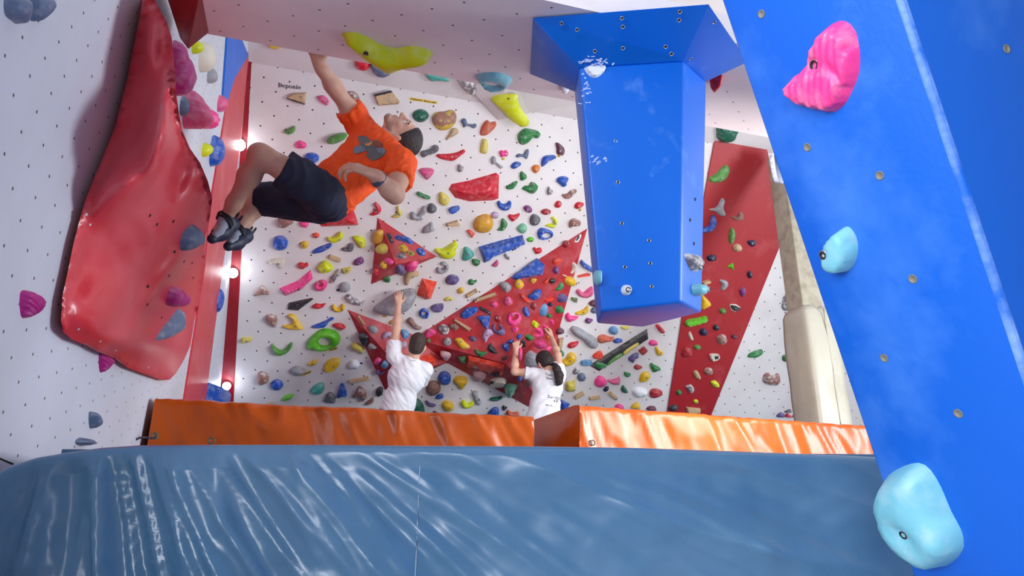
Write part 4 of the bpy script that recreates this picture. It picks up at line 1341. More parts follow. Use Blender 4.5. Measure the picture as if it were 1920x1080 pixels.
Ia; P 445,405 490,370 500,440 470,430; green; 4; d; -; green tip beside the man's sleeve
Ib; P 185,235 215,228 270,270 272,310 260,372 235,355 200,300; black; 6; d; -; glossy black horn
Ib; P 272,365 300,340 360,390 310,402; grey; 3.5; d; -; pale grey fin
Ib; P 335,520 370,483 410,510 390,555 350,545; pink; 4.5; d; -; ribbed pink
Ib; P 410,540 440,515 480,560 450,600 415,575; lblue; 4; d; -; light blue oval
Ib; P 355,625 370,605 400,630 445,625 420,655 380,655; violet; 4; d; -; violet and white crescent
Ic; P 790,500 870,455 915,455 960,500 945,560 890,600 810,560; ored; 9; r; -; coral red faceted block beside the man's neck
Ix; P 848,280 870,215 900,195 950,210 955,245 920,265 880,290; pink; 4.5; d; 908,232; hot pink flame
Ix; E 885,318 42,52 0; olive; 3; d; 885,318; tiny olive button
Jx; P 5,740 25,700 65,690 118,725 105,790 50,795; gmarble; 5; dk; -; grey mottled ball
Jx; P 118,715 140,685 190,685 220,720 185,755 140,740; brown; 4.5; dk; -; brown knob
Jx; S 162,655 180,635 350,735 318,765; wood; 3.5; f; -; long pale wooden slat; wooden_hold
Jx; P 60,885 75,835 110,822 140,850 140,885 110,910 75,905; grey; 4.5; dk; 118,872; grey curled
Jx; P 173,850 190,828 240,830 290,875 330,915 310,940 240,940 200,890; yellow; 4.5; d; 240,868; broad yellow
Jx; P 328,825 345,808 385,820 400,850 370,868 335,850; violet; 3.5; d; 365,840w; small indigo oval
Jx; P 373,945 400,945 440,965 510,970 480,1005 440,1025 400,1000; green; 4; d; 408,972w; green bird-wing
Jx; P 507,935 540,880 570,920 610,985 560,985 515,960; black; 5; d; -; black shark-tooth
Jx; P 455,820 490,740 550,745 567,790 520,825 490,882 468,850; lilac; 5.5; dk; 505,805; lilac foot
Jx; P 237,590 265,545 320,515 400,515 415,555 370,590 330,620 270,637 240,620; blue; 6; d; 313,555; big blue bean
Jx; S 428,500 550,570 548,605 430,545; black; 2; f; 515,573w; dark strip with two bolts
Jx; P 415,610 525,600 530,660 520,740 490,735 430,660; blue; 5; f; 475,655; blue axe-head
Jx; E 622,637 80,82 0; dred; 5; d; 605,628; dark red dome
Jx; P 557,730 580,690 630,683 680,740 683,790 640,808 580,775 | 610,725 52,58 0; violet; 5; d; 640,765; grey violet ring
Jx; P 708,640 725,585 780,565 840,580 848,640 815,695 760,710 720,690 | 782,622 66,30 -35; pink; 5.5; d; 760,600w; large pink ring
Jx; P 752,735 780,715 825,725 815,760 785,775 760,765; pink; 3.5; d; 792,740w; small pink triangle
Jx; P 540,495 555,465 595,460 615,490 595,520 560,520; pink; 4; d; 572,492; small hot pink nut
Jx; S 370,440 580,365 605,400 380,478; wood; 4; f; 398,447w; broad pale wooden plank; wooden_hold
Jx; P 632,295 650,265 700,262 748,300 740,345 700,375 660,340; grey; 6; d; 690,328; silver grey two-step
Jx; P 782,280 800,240 835,232 875,275 870,315 830,338 790,315; yellow; 4.5; d; 820,288; yellow pentagon
Jx; P 940,250 955,225 1000,228 1005,250 970,280 945,270; yellow; 4; d; 970,250; small golden nut
Jx; S 750,210 1010,15 1090,95 1065,195 765,242; blue; 5; f; 928,118w; blue flat five-sided block
Jx; P 675,460 690,420 725,410 762,450 755,490 710,505 680,490; rose; 5; d; 715,452w; chalked rose dome
Jx; P 835,390 865,380 910,430 945,470 900,475 860,440; ored; 4; d; 872,415; orange red leaf
Jx; P 915,400 950,380 985,345 1035,330 1055,370 1030,430 980,448 930,430; blue; 5.5; d; 998,390; shiny blue jug
Jx; P 942,505 965,470 1010,475 1020,520 985,552 950,530; dred; 4.5; d; 978,502w; dark red knob
Jx; P 862,555 885,512 910,520 938,590 915,620 880,600; blue; 4; d; 895,568w; blue seed
Jx; P 1165,70 1180,25 1230,18 1262,45 1235,75 1190,90; ored; 4; d; 1208,52; orange red pebble
Jx; P 1168,150 1190,110 1225,110 1238,150 1220,185 1185,175; purple; 4.5; d; 1200,148w; purple cone
Jx; P 1130,260 1160,225 1195,235 1190,270 1150,280; black; 4; d; 1158,250w; black ball
Jx; P 1070,270 1100,240 1135,215 1130,255 1100,285; ored; 3; d; -; orange red sliver
Jx; S 652,1035 708,1003 695,1045 660,1058; graphite; 3; f; 682,1020w; small dark triangle
Jx; P 652,910 680,882 720,890 730,930 715,970 680,955; blue; 4.5; d; 688,910; shiny blue eye-shaped
Jx; P 695,875 750,840 765,850 765,885 720,885; blue; 3.5; d; -; blue tip by the woman's left wrist
Jx; P 805,805 858,790 850,830 815,845; blue; 3.5; d; -; blue tip above the woman's left hand
Ex; E 985,745 90,80 0; dred; 5; d; 992,742w; chalky dark red dome near the point
Ey; P 1000,1060 1040,1000 1040,940 1060,925 1070,960 1045,1020 1000,1065 960,1070 945,1050; cream; 4; d; -; cream banana
Jy; P 1195,345 1215,310 1250,262 1272,285 1255,330 1220,350; green; 4; d; -; green banana
Jy; P 1210,430 1230,385 1290,385 1300,430 1270,465 1225,465; violet; 6; d; 1275,425; purple ball
Jy; S 1090,445 1165,415 1168,440 1100,460; ored; 2.5; f; -; orange red stick
Jy; P 1030,580 1045,520 1090,478 1108,520 1090,590 1055,610; lblue; 5; d; -; light blue drop
Jy; E 1135,487 40,42 0; navy; 4; d; -; tiny navy ball
Jy; P 1193,560 1200,510 1240,500 1270,530 1255,570 1215,578; green; 5; d; -; green knob
Jy; E 1125,602 46,46 0; green; 4; d; -; small green ball
Ly; E 203,578 98,100 0; yellow; 7; d; 235,588; bright yellow ball
Jy; P 955,690 975,650 1020,680 1000,705 975,725; neon; 4; f; 998,685; neon yellow cube
Jy; P 990,740 1020,715 1058,740 1065,785 1040,820 985,815 1010,780; pink; 5; d; -; chalky pink crescent
Jy; P 887,820 910,790 950,800 965,820 920,855; green; 5; d; -; green drop
Jy; E 1035,885 100,96 0; pink; 7; d; 1055,895; pink ball
Jy; P 1085,940 1110,910 1145,905 1140,930 1110,965 1090,960; pink; 4; d; -; pink knuckle
Jy; P 1142,645 1165,645 1162,695 1140,690; pink; 4; d; -; pink peg above the woman's raised hand
Jy; P 1068,705 1090,690 1110,730 1080,735; pink; 4; d; -; pink stub beside the woman's raised hand
Jz; P 825,950 845,925 862,970 855,1040 835,1050; pink; 5; d; -; long pink beside the woman's forearm
Jy; P 845,860 870,835 885,880 875,920 850,915; black; 4; d; -; black oval by the woman's wrist
Qy; P 200,900 240,740 330,655 400,680 475,740 470,900 420,960 230,960; grey; 10; d; -; large grey dome beside the woman's head
Qy; P 655,400 690,390 690,450 655,450; yellow; 3; d; -; yellow tip behind the woman's arm
Kz; P 30,240 60,230 130,245 155,275 130,315 80,300; pgrey; 5; dk; -; pinkish grey lump
Kz; S 225,295 320,285 325,355 310,370; green; 5; r; -; green faceted triangle
Kz; S 345,280 760,380 735,490 330,392; ored; 4; f; -; orange red box-shaped
Kz; S 415,345 470,380 440,412 420,400; dgrey; 7; f; -; grey wedge on the orange red box
Kz; P 615,440 650,430 710,420 710,465 660,470; black; 7; f; -; black ridge on the orange red box
Kz; P 398,480 420,450 500,460 550,490 530,540 470,555 410,525; pgrey; 6; d; -; smoky grey dome
Kz; P 600,545 680,525 770,545 775,590 700,605 610,595; cream; 6; f; 670,580; cream block with black ends
Kz; P 758,620 790,595 900,610 875,660 860,715 810,730 765,690; mint; 7; d; 822,665; mint green tooth
Kz; P 895,535 920,512 960,520 965,545 920,560; blue; 4; d; -; small blue lump
Kz; P 920,565 970,545 975,590 945,612; ored; 4; d; -; orange red petal
Kz; P 985,560 1030,525 1075,560 1060,610 1000,605; brown; 5; d; -; dusky brown lump
Kw; E 80,527 148,148 0; blue; 10; d; 95,492; shiny blue ball
Kw; P 175,560 210,515 280,503 332,530 330,590 260,660 220,610; yellow; 8; d; 288,573; yellow axe-shaped
Kw; P 50,840 60,800 110,782 170,805 188,860 150,900 90,900; yellow; 7; d; 125,845; yellow cheese-wheel
Kw; P 262,800 300,770 330,810 370,800 412,790 400,840 340,870 280,855; neon; 5; d; -; lime yellow crescent
Kw; P 385,690 430,672 460,690 455,730 495,790 480,830 440,830 410,770; grey; 5; d; 460,762; grey bone
Kw; P 587,760 620,745 680,742 725,732 710,765 650,787 600,780; dgreen; 4.5; d; -; bottle green bean
Kw; P 570,950 590,890 640,857 690,870 680,965; blue; 6; d; -; blue wedge touching the orange mat
Kw; S 725,870 735,835 790,860 745,902; black; 2; f; 752,866w; small black plate
Kw; P 778,900 800,888 840,915 910,910 915,955 785,955; terra; 5; d; -; tan orange twist touching the orange mat
Iw; P 950,890 980,860 1025,852 1030,885 980,902; blue; 4; f; -; small blue bar
Iw; P 848,925 870,920 900,945 960,960 930,985 880,970; violet; 4; d; -; thin violet wishbone
Iw; P 860,770 890,730 950,720 1000,760 1000,820 930,870 870,840; brown; 9; d; 920,795; large dusky brown dome
Iw; P 700,940 740,895 800,920 840,990 830,1070 700,1070; dgreen; 9; d; -; big green dome beside the man's hip
Iw; S 930,1070 930,1020 1030,1070; navy; 5; f; -; navy corner touching the orange mat
Np; P 318,410 360,385 410,335 445,322 460,360 430,420 380,442 330,435; pgreen; 5; d; 398,405; leaf green bean
Np; P 313,620 370,605 405,545 428,560 420,610 435,660 400,665 360,635; grey; 4; d; -; grey three-armed star
Np; P 468,665 510,670 525,640 550,650 548,690 500,695; brown; 4; dk; -; brown crumb
Np; P 275,745 320,730 335,665 355,662 370,710 345,765 275,780; blue; 5; d; -; blue crescent
Np; P 455,800 465,750 485,750 495,800 480,850 460,850; pgreen; 4; d; 468,798; upright green oval
Np; E 512,880 60,55 0; tan; 5; d; 503,888; tan ball
Np; P 578,835 635,830 630,862 605,872; navy; 4; d; 603,850w; small navy triangle
Np; P 305,945 325,928 365,930 365,965 320,970; navy; 4; d; 338,948; navy lump
Np; S 440,1005 485,980 492,1035; lime; 4; r; -; bright green triangle
Np; P 580,1045 605,1038 608,1080 585,1082; navy; 4; d; 594,1058w; tiny dark blue peg
Op; P 390,90 410,86 445,100 448,125 425,155 400,155 405,120; grey; 4; d; -; grey bent bone
Op; S 270,100 320,85 335,105 285,125; wood; 4; f; -; short wooden stick; wooden_hold
Op; P 525,160 550,135 570,165 545,205; purple; 4; d; -; dusky purple nub
Op; P 268,195 285,195 335,250 310,275 268,285; yellow; 5; d; -; golden yellow arrow
Op; S 460,255 500,258 537,280 500,302 475,290; black; 3; f; 497,280w; black leaf with a pale rim
Op; P 390,295 415,278 435,300 410,318; pgreen; 4; d; -; mossy green nub
Op; P 157,380 180,355 240,345 300,332 308,362 260,385 180,403; lime; 5; f; -; long bright lime
Op; E 282,440 52,52 0; navy; 5; d; -; navy ball
Op; E 368,410 40,42 0; black; 4; d; 372,405w; small black dome
Op; P 180,455 195,438 215,490 195,492; cream; 3; d; -; slim cream pill
Op; E 407,490 72,72 0; marble; 5; dk; -; marbled round
Op; E 490,470 36,30 0; maroon; 4; d; -; small maroon button
Op; E 242,543 46,34 0; pgreen; 3.5; d; 238,545; small leaf green oval
Op; P 135,580 160,540 205,560 200,600 150,610; dred; 6; d; -; dark red lump
Op; P 325,590 385,590 385,620 340,635; cream; 4; f; 362,606; cream and black
Op; P 215,710 240,700 265,745 255,760 225,745; tan; 4; d; -; beige oval
Op; E 318,705 62,52 0; marble; 4; dk; -; small marbled lump
Op; P 333,775 365,768 390,795 380,815 345,805; neon; 4; d; 355,790; neon yellow snail-shaped
Op; P 165,810 195,793 222,825 195,852; gmarble; 4; dk; -; pale pitted
Op; E 118,848 36,34 0; green; 4; d; -; small green nub
Op; E 232,909 34,28 0; neon; 3; d; 232,909; tiny yellow bead
Op; P 50,945 80,930 112,940 95,970 60,970; black; 5; d; -; dark lump touching the orange mat
Op; S 165,945 262,955 260,990 170,990; wood; 4; f; -; wooden bar touching the orange mat; wooden_hold
Ow; P 812,240 830,190 870,172 912,195 895,250 850,300 815,285; gmarble; 6; dk; 875,240w; grey marbled oval beside the padded column
Ow; P 865,520 895,480 920,478 920,530; brown; 5; d; -; brown lump beside the padded column
Ow; P 580,600 610,575 675,557 680,580 640,612 590,612; green; 5; d; -; chalk-dusted green leaf
Ow; P 817,600 850,590 900,592 915,615 870,642 820,635; green; 5; d; -; chalk-dusted green slab
Ow; P 685,740 715,710 745,735 785,718 800,750 780,795 740,798 690,780; marble; 7; dk; -; brown marbled cluster
Ow; S 915,790 955,762 962,832 918,832; magenta; 4; f; -; magenta square
Ow; S 888,872 905,862 925,877 890,885; green; 3; f; -; tiny green chip
Ow; P 775,1010 800,982 830,995 820,1015; violet; 4; d; -; grey violet tip touching the mat
Ow; P 830,975 870,960 870,980 840,985; dgrey; 4; d; -; dark grey sliver
Ow; P 830,1010 850,990 880,1015; red; 4; d; -; red tip touching the mat
Ow; P 880,1010 910,988 930,1020; rose; 4; d; -; rose tip touching the mat
Ow; P 940,1020 985,988 995,1025; blue; 4; d; -; blue tip touching the mat
Nk; P 370,110 385,40 515,50 505,130 470,160 410,168 375,140; dgreen; 8; d; -; big dark green block under the ceiling lip
"""
for ln in HOLD_TABLE.strip().splitlines():
    build_hold(ln)
print('holds', len(HOLDS))

# black upper and lower edges of the two plywood wedges, grips on the long board, plate with a chain link
def part_on(parent, sheet, surf, pts, mat, H0, H1, name, sharp=True, label=None):
    sh, sf_ = SHEET[sheet], S[surf]
    loc = [sf_.uv(sf_.hit(*sh(*q))) for q in pts]
    c = sum(loc, Vector((0, 0))) / len(loc)
    rel = ring_points([(p.x - c.x, p.y - c.y) for p in loc], sharp, 0.012)
    vs, fs = hold_geometry(rel, None, H1, 'f', 3.0, 0, 0, 6.0)
    o = link(name, mesh_data(name, vs, fs, mat, True), parent, sf_.matrix(sf_.pt(c.x, c.y, H0)))
    if label: o['label'] = label
    return o

def hold_named(text):
    return next(h[0] for h in HOLDS if h[2] == text)
part_on(hold_named('plywood wedge with black upper edge'), 'B', 'w', [(108, 414), (285, 373), (305, 392), (128, 431)], HM['black'], 0.047, 0.008, 'edge_strip')
part_on(hold_named('plywood wedge below the black lettering'), 'A', 'w', [(478, 457), (520, 466), (648, 503), (645, 521), (480, 466)], HM['black'], 0.047, 0.008, 'edge_strip')
board = hold_named('long black board with green and yellow grips')
part_on(board, 'M', 'w', [(510, 480), (530, 465), (590, 470), (640, 495), (620, 530), (560, 540), (520, 520)], HM['green'], 0.027, 0.022, 'grip', False, 'green grip')
part_on(board, 'M', 'w', [(642, 480), (700, 420), (790, 360), (815, 372), (800, 405), (720, 455), (660, 498)], HM['pgreen'], 0.027, 0.020, 'grip', False, 'yellow green grip')
part_on(board, 'M', 'w', [(822, 350), (880, 300), (970, 245), (995, 245), (990, 280), (900, 340), (835, 385)], HM['pyel'], 0.027, 0.020, 'grip', False, 'yellow grip')
cb_ = hold_named('cream block with black ends')
part_on(cb_, 'K', 'z', [(600, 535), (640, 525), (650, 545), (610, 552)], HM['black'], 0.05, 0.02, 'end_cap')
part_on(cb_, 'K', 'z', [(760, 560), (780, 560), (775, 590), (760, 592)], HM['black'], 0.05, 0.02, 'end_cap')
cl = hold_named('black leaf with a pale rim')
part_on(cl, 'O', 'p', [(455, 250), (505, 253), (542, 279), (500, 307), (472, 294)], HM['cream'], 0.001, 0.012, 'rim')
cc = hold_named('cream and black')
part_on(cc, 'O', 'p', [(345, 592), (380, 592), (378, 615), (352, 622)], HM['black'], 0.036, 0.008, 'inlay')
bb = hold_named('blue two-slot button')
for x in (418, 448):
    part_on(bb, 'H', 'w', [(x - 8, 745), (x + 2, 738), (x + 8, 750), (x + 4, 782), (x - 6, 782)], HM['navy'], 0.052, 0.006, 'slot', False)
# white plate with a black chain link near the point of the star
pl = build_hold('Ex; S 1060,725 1080,680 1130,635 1136,665 1100,728; white; 0.6; f; -; white plate with a black chain-link mark; sign_plate')
link_pts = [(1077, 715), (1075, 700), (1105, 660), (1118, 660), (1122, 672), (1093, 715)]
part_on(pl, 'E', 'x', link_pts, HM['black'], 0.006, 0.003, 'chain_link_mark', False)
for q in ((1081, 703), (1108, 672)):
    part_on(pl, 'E', 'x', [(q[0] - 5, q[1]), (q[0], q[1] - 5), (q[0] + 5, q[1]), (q[0], q[1] + 5)], HM['white'], 0.009, 0.003, 'bolt', False)


# ------------------------------------------------------------------ holds on the roof, the blue volume, the pillar and the side wall
def ray_plane(obj, px, py):
    """The flat patch of an already built surface seen at a pixel."""
    bpy.context.view_layer.update()
    mi = obj.matrix_world.inverted()
    r = ray(px, py).normalized()
    ok, loc, nrm, _ = obj.ray_cast(mi @ CAM, (mi.to_3x3() @ r).normalized())
    loc = obj.matrix_world @ loc; nrm = (obj.matrix_world.to_3x3() @ nrm).normalized()
    if nrm.dot(r) > 0: nrm = -nrm
    v = (UP - nrm * UP.dot(nrm)).normalized()
    return Plane(loc, v.cross(nrm).normalized(), v, nrm)

S['g'] = LEFT
S['1'] = ray_plane(sl, 354, 446); S['2'] = ray_plane(sl, 326, 555); S['3'] = ray_plane(sl, 315, 610); S['4'] = ray_plane(sl, 300, 640)
S['q'] = TRI_L
far_pt = pilpt(far_u, PILLAR.uv(PILLAR.hit(1460, 315)).y, -0.10)
S['m'] = Plane(far_pt, PN, ED, PILLAR.u)
EXTRA = """
Xo; P 640,62 668,60 694,72 716,84 742,90 772,86 802,92 812,102 796,108 764,112 736,120 712,112 688,98 664,82 650,70; neon; 8; d; 688,77; big neon yellow wave-shaped hold on the white ceiling
Xo; P 892,142 908,136 930,135 950,140 961,149 954,160 938,167 916,167 901,158 | 922,155 30,10 8; aqua; 3; d; -; pale aqua ring hold on the ceiling lip
Xq; P 920,184 932,178 955,176 970,178 972,192 978,205 990,222 992,232 985,238 970,234 955,222 940,205 928,195; neon; 6; d; 955,181; yellow foot-shaped hold below the pale aqua ring
Xk; P 858,140 875,140 893,150 896,166 886,177 872,170 862,158; gmarble; 7; dk; -; grey marbled hold behind the ceiling lip
Xk; P 668,110 690,112 694,124 684,131 668,126; red; 7; d; -; red hold behind the ceiling lip
Xk; P 694,112 722,120 733,136 720,144 702,138; bgrey; 7; d; -; slate hold behind the big neon yellow wave-shaped hold
Xk; P 796,130 840,140 842,151 820,150 806,150; teal; 6; d; -; teal hold behind the ceiling lip
Xk; P 502,78 526,80 524,90 508,89; yellow; 5; d; -; yellow tip hold under the ceiling lip
Xo; P 1052,160 1066,162 1067,168 1060,171 1053,168; white; 2.5; d; -; white stub hold under the blue flared head
Xo; P 1330,146 1352,140 1356,146 1340,156; red; 6; d; -; red hold peeking past the blue flared head
Xf; P 1097,126 1133,125 1131,138 1120,146 1110,146 1100,138; white; 2.5; f; -; white half-round grip on the blue volume
Xf; E 1174,544 20,21 0; white; 3; d; 1174,544; small white button hold on the blue volume
Xf; P 1116,508 1124,510 1125,532 1117,534 1112,520; aqua; 6; d; -; aqua dome hold on the edge of the blue volume
Xs; P 1283,476 1302,478 1310,492 1304,510 1295,508 1288,494; gmarble; 4; d; 1301,502w; marbled hold on the blue volume's shaded face
Xs; P 1297,534 1310,532 1315,545 1308,556 1298,552; aqua; 5; d; 1309,543w; aqua cone hold on the blue volume's shaded face
Xl; P 1555,478 1560,450 1576,430 1592,425 1606,445 1609,472 1601,498 1586,510 1568,506 1557,494; aqua; 4.5; h; 1566,470w; round aqua hold on the middle of the blue pillar
Xl; P 1652,930 1660,898 1684,878 1722,867 1746,882 1766,915 1784,958 1802,992 1808,1024 1792,1050 1766,1063 1730,1048 1694,1018 1668,984; aqua; 7; h; 1722,985w; large aqua hold at the foot of the blue pillar
Xm; P 1450,286 1458,292 1466,318 1470,340 1464,344 1456,332; white; 2; d; -; white hold peeking past the blue pillar's edge
Xg; P 8,25 10,-8 36,-8 36,30 32,45 22,40; bgrey; 4; d; 38,10w; slate scoop hold highest on the white side wall
Xg; P 54,-8 84,-8 82,15 72,32 57,38; bgrey; 4; d; -; smooth slate hold next to the slate scoop on the side wall
Xg; P 166,775 172,772 178,783 177,798 168,803; bgrey; 4; d; -; slate knob hold low on the white side wall
Xg; P 140,829 150,820 164,830 150,836; bgrey; 5; d; -; slate tip hold just above the blue grey mat
X1; P 338,468 342,440 360,420 374,437 370,455 352,468; bgrey; 5; d; -; slate shell hold high on the red moulded volume
X3; P 289,637 318,597 332,574 337,590 334,615 315,632; bgrey; 5; d; 326,621; slate shark-fin hold low on the red moulded volume
"""
for ln in EXTRA.strip().splitlines():
    build_hold(ln)

def ribbed(code, pts, colour, H, look, ribs, ang, bolt=None, prof='d'):
    """A shell-like hold with parallel ribs running over it."""
    o = build_hold(f'{code}; P {pts}; {colour}; {H}; {prof}; {bolt or "-"}; {look}')
    bm = bmesh.new(); bm.from_mesh(o.data)
    bmesh.ops.subdivide_edges(bm, edges=bm.edges[:], cuts=1, use_grid_fill=True)
    bmesh.ops.triangulate(bm, faces=[f for f in bm.faces if len(f.verts) > 4])
    if ribs[1] > 0.1:
        bmesh.ops.subdivide_edges(bm, edges=bm.edges[:], cuts=1, use_grid_fill=True)
    zm = max(v.co.z for v in bm.verts)
    c, s = math.cos(ang), math.sin(ang)
    for v in bm.verts:
        k = max(0.0, v.co.z) / zm
        q = c * v.co.x + s * v.co.y + 0.012 * mnoise.noise(v.co * 14)
        v.co.z += ribs[0] * min(1, k * 2) * abs(math.sin(q * ribs[1] * 100)) - ribs[0] * 0.5 * min(1, k * 2)
    for f in bm.faces: f.smooth = True
    bm.to_mesh(o.data); bm.free()
    return o

ribbed('Xl', '1474,165 1489,142 1511,130 1518,104 1538,64 1564,42 1587,39 1605,58 1613,98 1612,135 1602,164 1589,190 1567,210 1538,208 1502,197 1479,183', 'pink', 3.6, 'big ribbed pink hold at the top of the blue pillar', (0.004, 1.9), 0.25, '1540,119w', 'h')
BIG_PINK = HOLDS[-1][0]
ribbed('Xg', '38,548 58,546 68,554 68,568 60,588 40,595', 'magenta', 3.5, 'ribbed pink shell hold alone on the white side wall', (0.006, 2.4), 1.3)
ribbed('Xg', '186,658 200,662 208,668 200,688 187,698', 'magenta', 3, 'ribbed magenta hold under the red moulded volume', (0.005, 2.4), 1.3)
ribbed('X2', '310,570 318,540 335,538 348,552 345,560 330,574', 'magenta', 5, 'ribbed magenta hold above the slate shark-fin', (0.005, 2.4), 1.2)

def sculpt(o, surf, dents, scale_bolt=1.0):
    """Press hollows into a big hold (or raise ridges): photo pixel, radius m, depth m, stretch direction."""
    m = o.matrix_basis.inverted()
    pl_ = S[surf]
    zm = max(v.co.z for v in o.data.vertices)
    for px, py, rad_, dep_, sx_, ang in dents:
        c = m @ pl_.hit(px, py)
        ca, sa = math.cos(ang), math.sin(ang)
        for v in o.data.vertices:
            dx, dy = v.co.x - c.x, v.co.y - c.y
            q = ((ca * dx + sa * dy) / (rad_ * sx_)) ** 2 + ((-sa * dx + ca * dy) / rad_) ** 2
            v.co.z = max(-0.002, v.co.z - dep_ * math.exp(-q) * min(1, max(0, v.co.z) / (0.4 * zm)))
    for ch in o.children:
        b = m @ ch.matrix_basis.translation if False else ch.matrix_basis.translation - o.matrix_basis.translation
        loc = o.matrix_basis.to_3x3().inverted() @ b
        z = min(o.data.vertices, key=lambda v: (v.co.x - loc.x) ** 2 + (v.co.y - loc.y) ** 2).co.z
        ch.matrix_basis = o.matrix_basis @ Matrix.Translation((loc.x, loc.y, z + 0.002)) @ Matrix.Scale(scale_bolt, 4)
sculpt(BIG_PINK, 'l', [(1540, 118, .015, .018, 1.1, 0.3), (1580, 132, .010, .010, 2.6, 1.3)], 1.05)
sculpt(hold_named('round aqua hold on the middle of the blue pillar'), 'l', [(1566, 470, .010, .008, 1, 0)], 0.95)
sculpt(hold_named('large aqua hold at the foot of the blue pillar'), 'l', [(1722, 985, .022, .025, 1.2, 0.5), (1765, 905, .03, .03, 2.2, -1.0), (1735, 930, .02, -.012, 3, -1.0), (1788, 1010, .018, -.015, 1.5, .6)], 0.95)

def side_dome(px, py, hh, prot, colour, look, ribs=None, stretch=1.0, shape='dome'):
    """A hold on the side wall seen edge-on: px,py where it meets the wall, half height and protrusion in pixels."""
    c = LEFT.hit(px, py)
    dep = (c - CAM).y * math.cos(PITCH) + (c - CAM).z * math.sin(PITCH)
    m = dep / FOCAL
    b, H = hh * m, prot * m / 1.09
    a = b * stretch
    ol = [(a * math.cos(2 * math.pi * k / 22) * (1 + 0.08 * math.sin(3 * k)), b * math.sin(2 * math.pi * k / 22)) for k in range(22)]
    vs, fs = hold_geometry(ol, None, H, 'd', px * 0.1, 0.05, 0, 9.5)
    if ribs:
        vs = [(x, y, z * (1 + ribs * math.sin(y / b * 12)) if z > 0 else z) for x, y, z in vs]
    if shape == 'taper':
        vs = [(x, y, z * (0.6 + 0.4 * (y / b + 1) / 2 * 1.4)) for x, y, z in vs]
    if shape == 'low':
        vs = [(x, y, z * (1.25 - 0.55 * (y / b + 1) / 2 * 1.4)) for x, y, z in vs]
    o = link('climbing_hold', mesh_data('climbing_hold', vs, fs, HM[colour], True), None, LEFT.matrix(c))
    HOLDS.append((o, (px + prot / 2, py), look, 'g', prot))
    return o
side_dome(326, 108, 32, 28, 'magenta', 'magenta dome hold behind the round magenta one', .03)
side_dome(327, 138, 42, 40, 'magenta', 'big round magenta hold beside the top of the red moulded volume', .02)
side_dome(350, 204, 38, 54, 'rose', 'big ridged rose hold below the round magenta one', .06, 1.0, 'low')
side_dome(384, 222, 20, 28, 'pink', 'ribbed pink hold behind the big ridged rose one', .06)
side_dome(410, 194, 16, 18, 'rose', 'small pink shell hold beside the blue side-wall panel', .04)
side_dome(341, 199, 19, 14, 'bgrey', 'slate dome hold behind the magenta one on the side wall')
side_dome(362, 88, 13, 22, 'neon', 'yellow hold under the dark red corner board', None, 1.0, 'taper')
side_dome(378, 106, 29, 26, 'cream', 'white and brown dome hold under the ceiling corner')
side_dome(391, 141, 15, 18, 'grey', 'small grey ball hold below the white and brown dome')
side_dome(381, 281, 14, 20, 'neon', 'yellow bud hold beside the blue tubular hold', None, 1.0, 'taper')
side_dome(398, 283, 30, 24, 'blue', 'blue tubular hold beside the glowing top lamp')
side_dome(326, 308, 18, 14, 'magenta', 'magenta knob hold in the fold of the red moulded volume')
side_dome(408, 563, 24, 12, 'blue', 'blue fin hold between the two red stripes')
o_ = build_hold('Xg; S 389,716 420,731 408,745 406,790 381,790; blue; 14; f; -; blue angular hold touching the orange mat below the lowest lamp')

# blue panel high on the side wall
bl_px = [(427, 66), (453, 72), (466, 104), (440, 148), (427, 190), (419, 178)]
bp_ = slab('wall_panel', LEFT, [LEFT.hit(x, y, .014) for x, y in bl_px], 0.012, m_blue)
tag(bp_, 'blue painted panel high in the corner above the pale red stripe', 'wall panel')

# ------------------------------------------------------------------ lamps down the corner
m_glow = emitter('lamp_glow', (0.92, 0.96, 1.0, 1), 30.0)
m_lamp_body = paint('lamp_body', rgb(210, 210, 214), rough=0.4)
def corner_lamp(px, py, r_px, label):
    c = BACK.hit(px, py, 0.06)
    dep = (c - CAM).y * math.cos(PITCH) + (c - CAM).z * math.sin(PITCH)
    r = r_px * dep / FOCAL
    t = empty('spot_lamp', c)
    tag(t, label, 'lamp', 'lamps in the corner')
    nrm = (CAM - c).normalized(); nrm = (nrm + BACK.n * 0.5 + ACROSS * 0.4).normalized()
    sv, sf = tube([c - nrm * 0.05, c - nrm * 0.005], [r * 0.8, r * 1.05], 16)
    mesh('housing', sv, sf, m_lamp_body, t, smooth=False)
    a = nrm.cross(UP).normalized(); b = nrm.cross(a)
    vs = [c + nrm * (r * 0.45)]
    fs = []
    for j in range(1, 5):
        q = math.pi / 2 * j / 4
        for k in range(18):
            w = 2 * math.pi * k / 18
            vs.append(c + nrm * (r * 0.45 * math.cos(q)) + (a * math.cos(w) + b * math.sin(w)) * (r * math.sin(q)))
    for k in range(18):
        fs.append([0, 1 + k, 1 + (k + 1) % 18])
    for j in range(3):
        for k in range(18):
            k2 = (k + 1) % 18
            fs.append([1 + j * 18 + k, 1 + (j + 1) * 18 + k, 1 + (j + 1) * 18 + k2, 1 + j * 18 + k2])
    mesh('lens', vs, fs, m_glow, t, smooth=True)
    sv, sf = tube([c - nrm * 0.04, BACK.hit(px, py, 0.0)], 0.012, 8)
    mesh('bracket', sv, sf, m_lamp_body, t)
    d = bpy.data.lights.new('lamp_light', 'POINT'); d.energy = 0.8; d.color = (0.88, 0.94, 1.0); d.shadow_soft_size = 0.05
    lo = bpy.data.objects.new('lamp_light', d); lo.location = c + nrm * 0.12; COL.objects.link(lo)
corner_lamp(449, 272, 11, 'glowing white lamp highest in the corner, beside the climber\'s knee')
corner_lamp(437, 512, 9, 'glowing white lamp halfway down the corner, below the climbing shoes')
corner_lamp(425, 724, 7.5, 'lowest glowing white lamp in the corner, above the orange mat')

